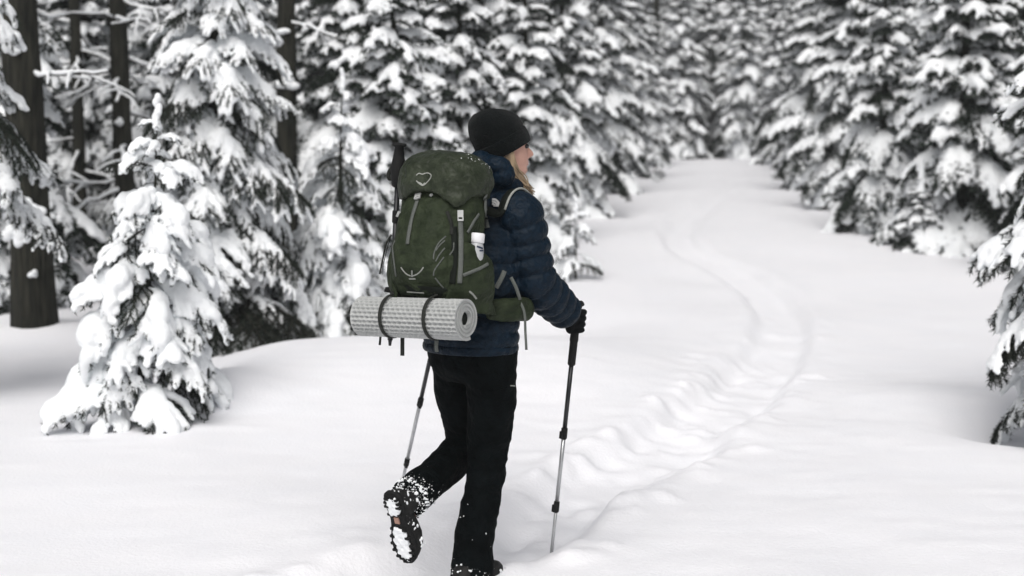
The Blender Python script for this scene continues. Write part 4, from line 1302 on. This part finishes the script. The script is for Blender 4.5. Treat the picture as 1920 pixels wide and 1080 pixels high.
# hip belt pads
def hip_pad(sgn):
    hbm = MB()
    o = WAIST - Z * .005
    pts = [o + RR * sgn * .135 - F * .125 - Z * .015, o + RR * sgn * .178 - F * .04 - Z * .02, o + RR * sgn * .180 + F * .05 - Z * .025, o + RR * sgn * .130 + F * .125 - Z * .03, o + RR * sgn * .03 + F * .155 - Z * .03]
    p_ = spline(pts, 24)
    hbm.tube(p_, np.stack([np.interp(np.linspace(0, 1, 24), [0, .5, .8, 1], [.022, .026, .018, .005]), np.interp(np.linspace(0, 1, 24), [0, .15, .45, .75, 1], [.032, .043, .043, .026, .012])], 1), 20, flat=2.6)
    me = remesh(hbm.mesh('hp'), .005, 1); displace(me, crumple(.003))
    return put_on('hip_belt', me, M_OLIVE, pack)
hip_r = hip_pad(1); hip_l = hip_pad(-1)
# shoulder straps: over the shoulder and down the front, grey edge
def shoulder_strap(sgn):
    """laid over the jacket by feeling for its surface round the shoulder"""
    o = UPPER + RR * sgn * .128 - Z * .06
    P_, N_ = [pk(sgn * .07, -.10, .33)], [-F]
    for k in range(30):
        a_ = R(165 - 195 * k / 29)                         # from the back, over the top, down the front
        dr = F * -math.cos(math.pi - a_) + Z * math.sin(a_)
        dr = F * math.cos(a_) + Z * math.sin(a_)
        oo = o + RR * sgn * .02 * k / 29 - Z * .10 * max(0, k - 20) / 9
        co, no, i_, d_ = JB.ray_cast(Vector(oo + dr * .6), Vector(-dr))
        if co is None: continue
        q_ = np.array(co) + dr * .006
        if np.linalg.norm(q_ - oo) > .22: q_ = oo + dr * .17
        P_.append(q_); N_.append(dr)
    P_, N_ = np.array(P_), np.array(N_)
    for _ in range(6):
        P_[1:-1] = (P_[:-2] + 2 * P_[1:-1] + P_[2:]) / 4
    mbs = MB(); ribbon(mbs, P_, N_, np.full(len(P_), .030), .010)
    so_ = put_on('shoulder_strap', mbs, M_OLIVE_D, pack)
    e_ = MB(); e_.tube(P_[4:-4] + RR * sgn * .016 + N_[4:-4] * .006, .0042, 8); put_on('edge_piping', e_, M_PRINT, so_)
    return so_
st_r = shoulder_strap(1); st_l = shoulder_strap(-1)

PB = bvh_of(main_bag, lid_o, pocket, sp_r)
ALLB = bvh_of(main_bag, lid_o, pocket, sp_r, jacket, hip_r)
def web(pix, width, m=M_WEB, bvh=PB, off=.004, thick=.003, n=28, name='strap', root=pack, sm_n=4):
    return put_on(name, strip(bvh, pix, width, thick, off, n, sm_n), m, root)
web([(783, 378), (776, 400), (769, 430), (765, 458)], .013, name='front_strap')
web([(863, 412), (864, 450), (864, 490), (862, 531)], .016, name='compression_strap')
web([(868, 516), (885, 509), (900, 503), (914, 495)], .011, name='pocket_band', off=.003)
web([(838, 397), (846, 420), (847, 440)], .012, M_WEBD, name='compression_strap', off=.003)
web([(897, 401), (886, 418), (876, 436)], .009, name='compression_strap', off=.003)
web([(908, 366), (908, 395), (914, 428)], .017, bvh=ALLB, name='load_strap', off=.006)
web([(735, 452), (739, 490), (743, 518)], .006, name='pocket_piping', off=.001)
web([(851, 425), (853, 470), (851, 505), (848, 532)], .022, M_OLIVE_D, name='mesh_panel', off=.001, thick=.002)
# mesh pleats on the pocket's edge
for a_ in ([(836, 443), (822, 456), (814, 474), (813, 486)], [(834, 465), (824, 477), (817, 490)], [(832, 482), (821, 497), (814, 508), (813, 517)], [(816, 521), (824, 531), (832, 540)], [(834, 451), (824, 460), (817, 470)], [(851, 455), (850, 468), (843, 478)]):
    web(a_, .0042, name='pleat_piping', off=.001, thick=.002, n=14, root=pocket, sm_n=2)
def buckle(px, py, w, h, rot=0.0, root=pack):
    c, n, u, s = plate(PB, px, py, w, h, 0, .008, rot)
    M_ = np.stack([s, u, n], 1)
    b = MB()
    b.box(c + u * h * .42, (w * .5, h * .08, .003), M_); b.box(c - u * h * .42, (w * .5, h * .08, .003), M_)
    b.box(c + s * w * .42, (w * .09, h * .5, .0028), M_); b.box(c - s * w * .42, (w * .09, h * .5, .0028), M_)
    b.box(c + u * h * .10, (w * .34, h * .26, .0022), M_)
    o = put_on('buckle', b, M_BUCKLE, root, False)
    return o
buckle(785, 371, .022, .026, -.35); buckle(863, 405, .019, .036)
buckle(740, 403, .008, .020); buckle(810, 369, .008, .010, .3)
# emblem on the lid: a heart-like shield outline; on the pocket: a spread-winged bird over a small bar
def mark(pix, width, root, bvh=PB, n=18, name='emblem'):
    put_on(name, strip(bvh, pix, width, .0016, .0012, n, 1), M_PRINT, root, False)
LB = bvh_of(lid_o, pocket, main_bag)
mark([(781, 329), (786, 325), (792, 327), (798, 325), (805, 325), (809, 329), (807, 335), (801, 342), (793, 348), (786, 344), (781, 339)], .0034, lid_o, LB, 40)
mark([(784, 342), (789, 344), (793, 347), (797, 343)], .005, lid_o, LB, 12)
mark([(752, 501), (757, 508), (763, 514), (770, 517)], [.003] * 0 or .004, pocket, LB, 14)
mark([(794, 501), (789, 508), (782, 514), (774, 517)], .004, pocket, LB, 14)
mark([(772.5, 507), (772.5, 519)], .0042, pocket, LB, 6)
mark([(767, 522.5), (779, 522.5)], .0048, pocket, LB, 6)
# zip pull and bar at the bottom edge
mark([(763, 547), (778, 548), (795, 549)], .004, main_bag, LB, 10, 'zip')
mark([(880, 546), (888, 553), (893, 560)], .006, pack, ALLB, 8, 'zip')

# snow dust caught in the folds along the lid's upper edge
sg = rng(31); sd_ = MB()
for k in range(26):
    u_ = sg.random()
    px_, py_ = np.interp(u_, [0, .4, .75, 1], [868, 890, 910, 921]), np.interp(u_, [0, .4, .75, 1], [296, 300, 304, 314])
    h_ = hit(LB, px_ + sg.normal(0, 9), py_ + sg.normal(0, 4), .0003)
    if h_ is not None: sd_.blob(h_[0], .0010 * sg.lognormal(0, .5) * sg.uniform(.6, 1.4, 3), None, sg)
put_on('snow_dust', sd_, M_SNOW, lid_o)['kind'] = 'stuff'
# loose webbing ends
def cord(pts, r, m, name='loose_webbing', width=None, root=pack):
    p_ = spline(pts, 24)
    b = MB()
    if width: ribbon(b, p_, np.tile(np.array((0, -1.0, 0)), (24, 1)), width, .002)
    else: b.tube(p_, r, 7)
    return put_on(name, b, m, root)
cord([A(972, 560, 4.90), A(983, 585, 4.88), A(985, 620, 4.88), A(987, 656, 4.88)], 0, M_WEB, width=.009)
cord([A(958, 520, 4.89), A(968, 540, 4.88), A(975, 562, 4.89)], 0, M_WEB, width=.012)
cord([A(946, 508, 4.87), A(940, 522, 4.86), A(930, 540, 4.86)], 0, M_WEB, width=.016)
cord([A(734, 440, 4.86), A(724, 458, 4.85), A(717, 490, 4.85), A(712, 514, 4.85)], 0, M_WEBD, width=.006)
cord([A(734, 440, 4.86), A(727, 462, 4.86), A(719, 495, 4.86), A(716, 512, 4.86)], .0014, M_WEBD)
cord([A(756, 560, 4.75), A(755, 600, 4.78), A(754.5, 640, 4.78), A(754.5, 667, 4.78)], 0, M_WEBD, width=.014)
cord([A(728, 560, 4.84), A(716, 610, 4.86), A(712, 647, 4.86)], 0, M_WEBD, width=.008)

# ------------------------------------------------------------------ water bottle in the side pocket
bax = UP
btl = empty('water_bottle', tuple(pk(.160, .022, .03))); tag(btl, 'small clear water bottle with white cap in the backpack\'s side pocket', 'bottle')
bb0 = pk(.160, .022, .222) - bax * .19
put_on('bottle_body', MB().tube([bb0, bb0 + bax * .006, bb0 + bax * .10, bb0 + bax * .135, bb0 + bax * .150, bb0 + bax * .162], [.022, .026, .026, .026, .023, .020], 28), M_CLEAR, btl)
cp_ = MB().tube([bb0 + bax * .158, bb0 + bax * .160, bb0 + bax * .188, bb0 + bax * .191], [.022, .0245, .0245, .022], 30)
put_on('cap', cp_, M_WHITEP, btl)
for (x0, y0, x1, y1, w) in ((894, 462, 905, 466, .006), (899, 470, 906, 470, .005)):
    tmpb = bvh_of(*[o for o in btl.children if o.name.startswith('bottle_body')])
    put_on('print', strip(tmpb, [(x0, y0), ((x0 + x1) / 2, (y0 + y1) / 2), (x1, y1)], w, .001, .0008, 8, 0), M_INK, btl, False)

# ------------------------------------------------------------------ rolled foam mat under the pack
ER = A(875, 598, 4.62)
AX = -RR * .999 - Z * .035; AX /= np.linalg.norm(AX)
LEN, RAD = .435, .0735
mt = empty('sleeping_mat', tuple(ER + AX * LEN / 2)); tag(mt, 'pale grey rolled foam sleeping mat strapped under the backpack', 'sleeping mat')
M1 = Z - AX * AX[2]; M1 /= np.linalg.norm(M1); M2 = np.cross(AX, M1)
TH_M = .0115
turns = 3.1
def rspi(t): return RAD - (turns - t) * (TH_M + .0018)       # t = turns from the centre end
na, nl = int(turns * 200), 170
tt = np.linspace(0, turns, na); ll = np.linspace(0, LEN, nl)
a0 = R(200)
ro = np.array([rspi(t) for t in tt])
T_, L_ = np.meshgrid(tt, ll, indexing='ij')
outer_w = np.clip((T_ - (turns - 1.06)) / .05, 0, 1)
arc = T_ * 2 * np.pi * RAD
ph = np.floor(arc / .0165) % 2
dim = 1 - np.abs(np.sin(np.pi * arc / .0165)) ** 1.7 * np.abs(np.sin(np.pi * (L_ / .021 + .5 * ph))) ** .7
endw = np.clip(np.minimum(L_, LEN - L_) / .006, 0, 1)
rad_o = ro[:, None] - outer_w * .0115 * (1 - dim) * endw - (1 - outer_w) * 0
def spt(rad, T, L):
    ang = a0 - T * 2 * np.pi
    return ER + L[..., None] * AX + (rad * np.cos(ang))[..., None] * M1 + (rad * np.sin(ang))[..., None] * M2
ov = spt(rad_o, T_, L_).reshape(-1, 3)
keep_l = [0, nl - 1]
mbm = MB()
# the outer, dimpled skin (last turn only in full), inner turns as plain sheets
i0 = int((turns - 1.08) / turns * na)
sub = spt(rad_o, T_, L_)[i0:]
n, m = sub.shape[:2]
q = (np.arange(n - 1)[:, None] * m + np.arange(m - 1)[None])[..., None] + np.array([0, 1, m + 1, m])
mbm.add(sub.reshape(-1, 3), q.reshape(-1, 4))
roll = put_on('roll', mbm, M_FOAM, mt)
lay = MB()
E2_ = np.stack([np.zeros(na), np.full(na, LEN)], 1)
o2 = spt(np.repeat(ro[:, None], 2, 1) - .0004, np.repeat(tt[:, None], 2, 1), E2_)
i2 = spt(np.repeat(ro[:, None], 2, 1) - TH_M, np.repeat(tt[:, None], 2, 1), E2_)
rings = np.stack([o2[:, 0], o2[:, 1], i2[:, 1], i2[:, 0]], 1)
i_ = i0
lay.rings(rings[:i_ + 2])
put_on('rolled_layers', lay, M_FOAM, mt)
# the last turn's end faces and underside
la = MB()
sub_o = spt(rad_o[:, [0, -1]], T_[:, [0, -1]], L_[:, [0, -1]])[i0:]
st_ = np.stack([sub_o[:, 0], i2[i0:, 0], i2[i0:, 1], sub_o[:, 1]], 1); k_ = np.arange(len(st_) - 1)[:, None] * 4
la.add(st_.reshape(-1, 3), *[np.hstack([k_ + e, k_ + e + 1, k_ + e + 5, k_ + e + 4]) for e in (0, 1, 2)], [(0, 1, 2, 3)], [(4 * len(st_) - 4, 4 * len(st_) - 3, 4 * len(st_) - 2, 4 * len(st_) - 1)])
put_on('outer_layer', la, M_FOAM, mt)
# grey backing seen as thin lines between the turns
for e_ in (0, 1):
    bk = MB()
    pts_ = i2[:, e_] + AX * (-.0006 if e_ == 0 else .0006)
    bk.tube(pts_[::4], .0018, 6)
    put_on('backing_edge', bk, M_FOAMD, mt)
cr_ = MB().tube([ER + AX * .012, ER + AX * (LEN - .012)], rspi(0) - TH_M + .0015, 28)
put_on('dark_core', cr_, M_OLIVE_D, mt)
# straps round the mat
for fr_ in (.285, .70):
    c_ = ER + AX * LEN * fr_
    aa = np.linspace(0, 2 * np.pi, 48, endpoint=False)
    p_ = np.array([c_ + (M1 * math.cos(a) + M2 * math.sin(a)) * (RAD + .0015) for a in aa])
    rg_ = []
    for a in aa:
        rd = M1 * math.cos(a) + M2 * math.sin(a)
        rg_.append([c_ + rd * (RAD - .0005) - AX * .0065, c_ + rd * (RAD + .0022) - AX * .0065, c_ + rd * (RAD + .0022) + AX * .0065, c_ + rd * (RAD - .0005) + AX * .0065])
    rg_.append(rg_[0])
    b = MB().rings(rg_, caps=False)
    so_ = put_on('mat_strap', b, M_WEBD, mt)
    lp = MB(); top_ = c_ + M1 * RAD
    ribbon(lp, spline([top_ - M2 * .0, top_ + M1 * .012 + F * .02, pk(-.06 if fr_ > .5 else .05, .02, .012)], 10), np.tile(-F, (10, 1)), .012, .003)
    put_on('strap_end', lp, M_WEBD, so_)
tl = ER + AX * LEN * .285 - M1 * (RAD + .001)
b = MB(); ribbon(b, spline([tl + M1 * .004, tl - Z * .02 - F * .003, tl - Z * .040], 8), np.tile(-F, (8, 1)), .013, .004)
put_on('strap_tail', b, M_WEB, mt)

# ------------------------------------------------------------------ folded pole carried on the far side of the pack
PT, PBm = A(749, 268, 4.93), A(731, 648, 4.93)
sp_ = empty('stowed_pole', tuple(PBm)); tag(sp_, 'black folded trekking pole lashed upright to the backpack, grip at the top', 'trekking pole')
dd = PT - PBm; LL = np.linalg.norm(dd); dd /= LL
def sa_(k): return PT - dd * k
gp_ = MB().tube([sa_(0), sa_(.006), sa_(.009), sa_(.016), sa_(.05), sa_(.085), sa_(.115), sa_(.15), sa_(.155)], [.020, .026, .026, .016, .0205, .027, .025, .019, .013], 22)
put_on('grip', gp_, M_RUBBER, sp_)
put_on('shaft', MB().tube([sa_(.15), sa_(LL - .02)], .0095, 14), M_SHAFT, sp_)
put_on('clamp', MB().tube([sa_(.235), sa_(.24), sa_(.275), sa_(.28)], [.011, .0135, .0135, .011], 16), M_RUBBER, sp_)
put_on('basket', MB().tube([sa_(.505), sa_(.508), sa_(.522), sa_(.526)], [.010, .026, .030, .012], 22), M_RUBBER, sp_)
put_on('tip', MB().tube([sa_(LL - .03), sa_(LL)], [.0085, .005], 10), M_SHAFT, sp_)
lp = spline([sa_(.075) - RR * .018, sa_(.10) - RR * .040 - Z * .004, sa_(.125) - RR * .036, sa_(.118) - RR * .012], 16)
put_on('wrist_loop', ribbon(MB(), lp, np.tile(np.array((0, -1.0, 0)), (16, 1)), .014, .003), M_WEBD, sp_)
# ------------------------------------------------------------------ thin winter haze
hz = MB().box((0, 110, 9.0), (275, 185, 10.5))
haze = hz.build('haze', None, None, False)
hm = bpy.data.materials.new('haze'); hm.use_nodes = True
hm.node_tree.nodes.clear()
ho = hm.node_tree.nodes.new('ShaderNodeOutputMaterial'); hv = hm.node_tree.nodes.new('ShaderNodeVolumePrincipled')
hv.inputs['Color'].default_value = (0.92, 0.94, 0.96, 1); hv.inputs['Density'].default_value = 0.0018
hm.node_tree.links.new(hv.outputs[0], ho.inputs['Volume'])
haze.data.materials.append(hm)
tag(haze, 'thin pale winter haze between the far trees', kind='stuff')
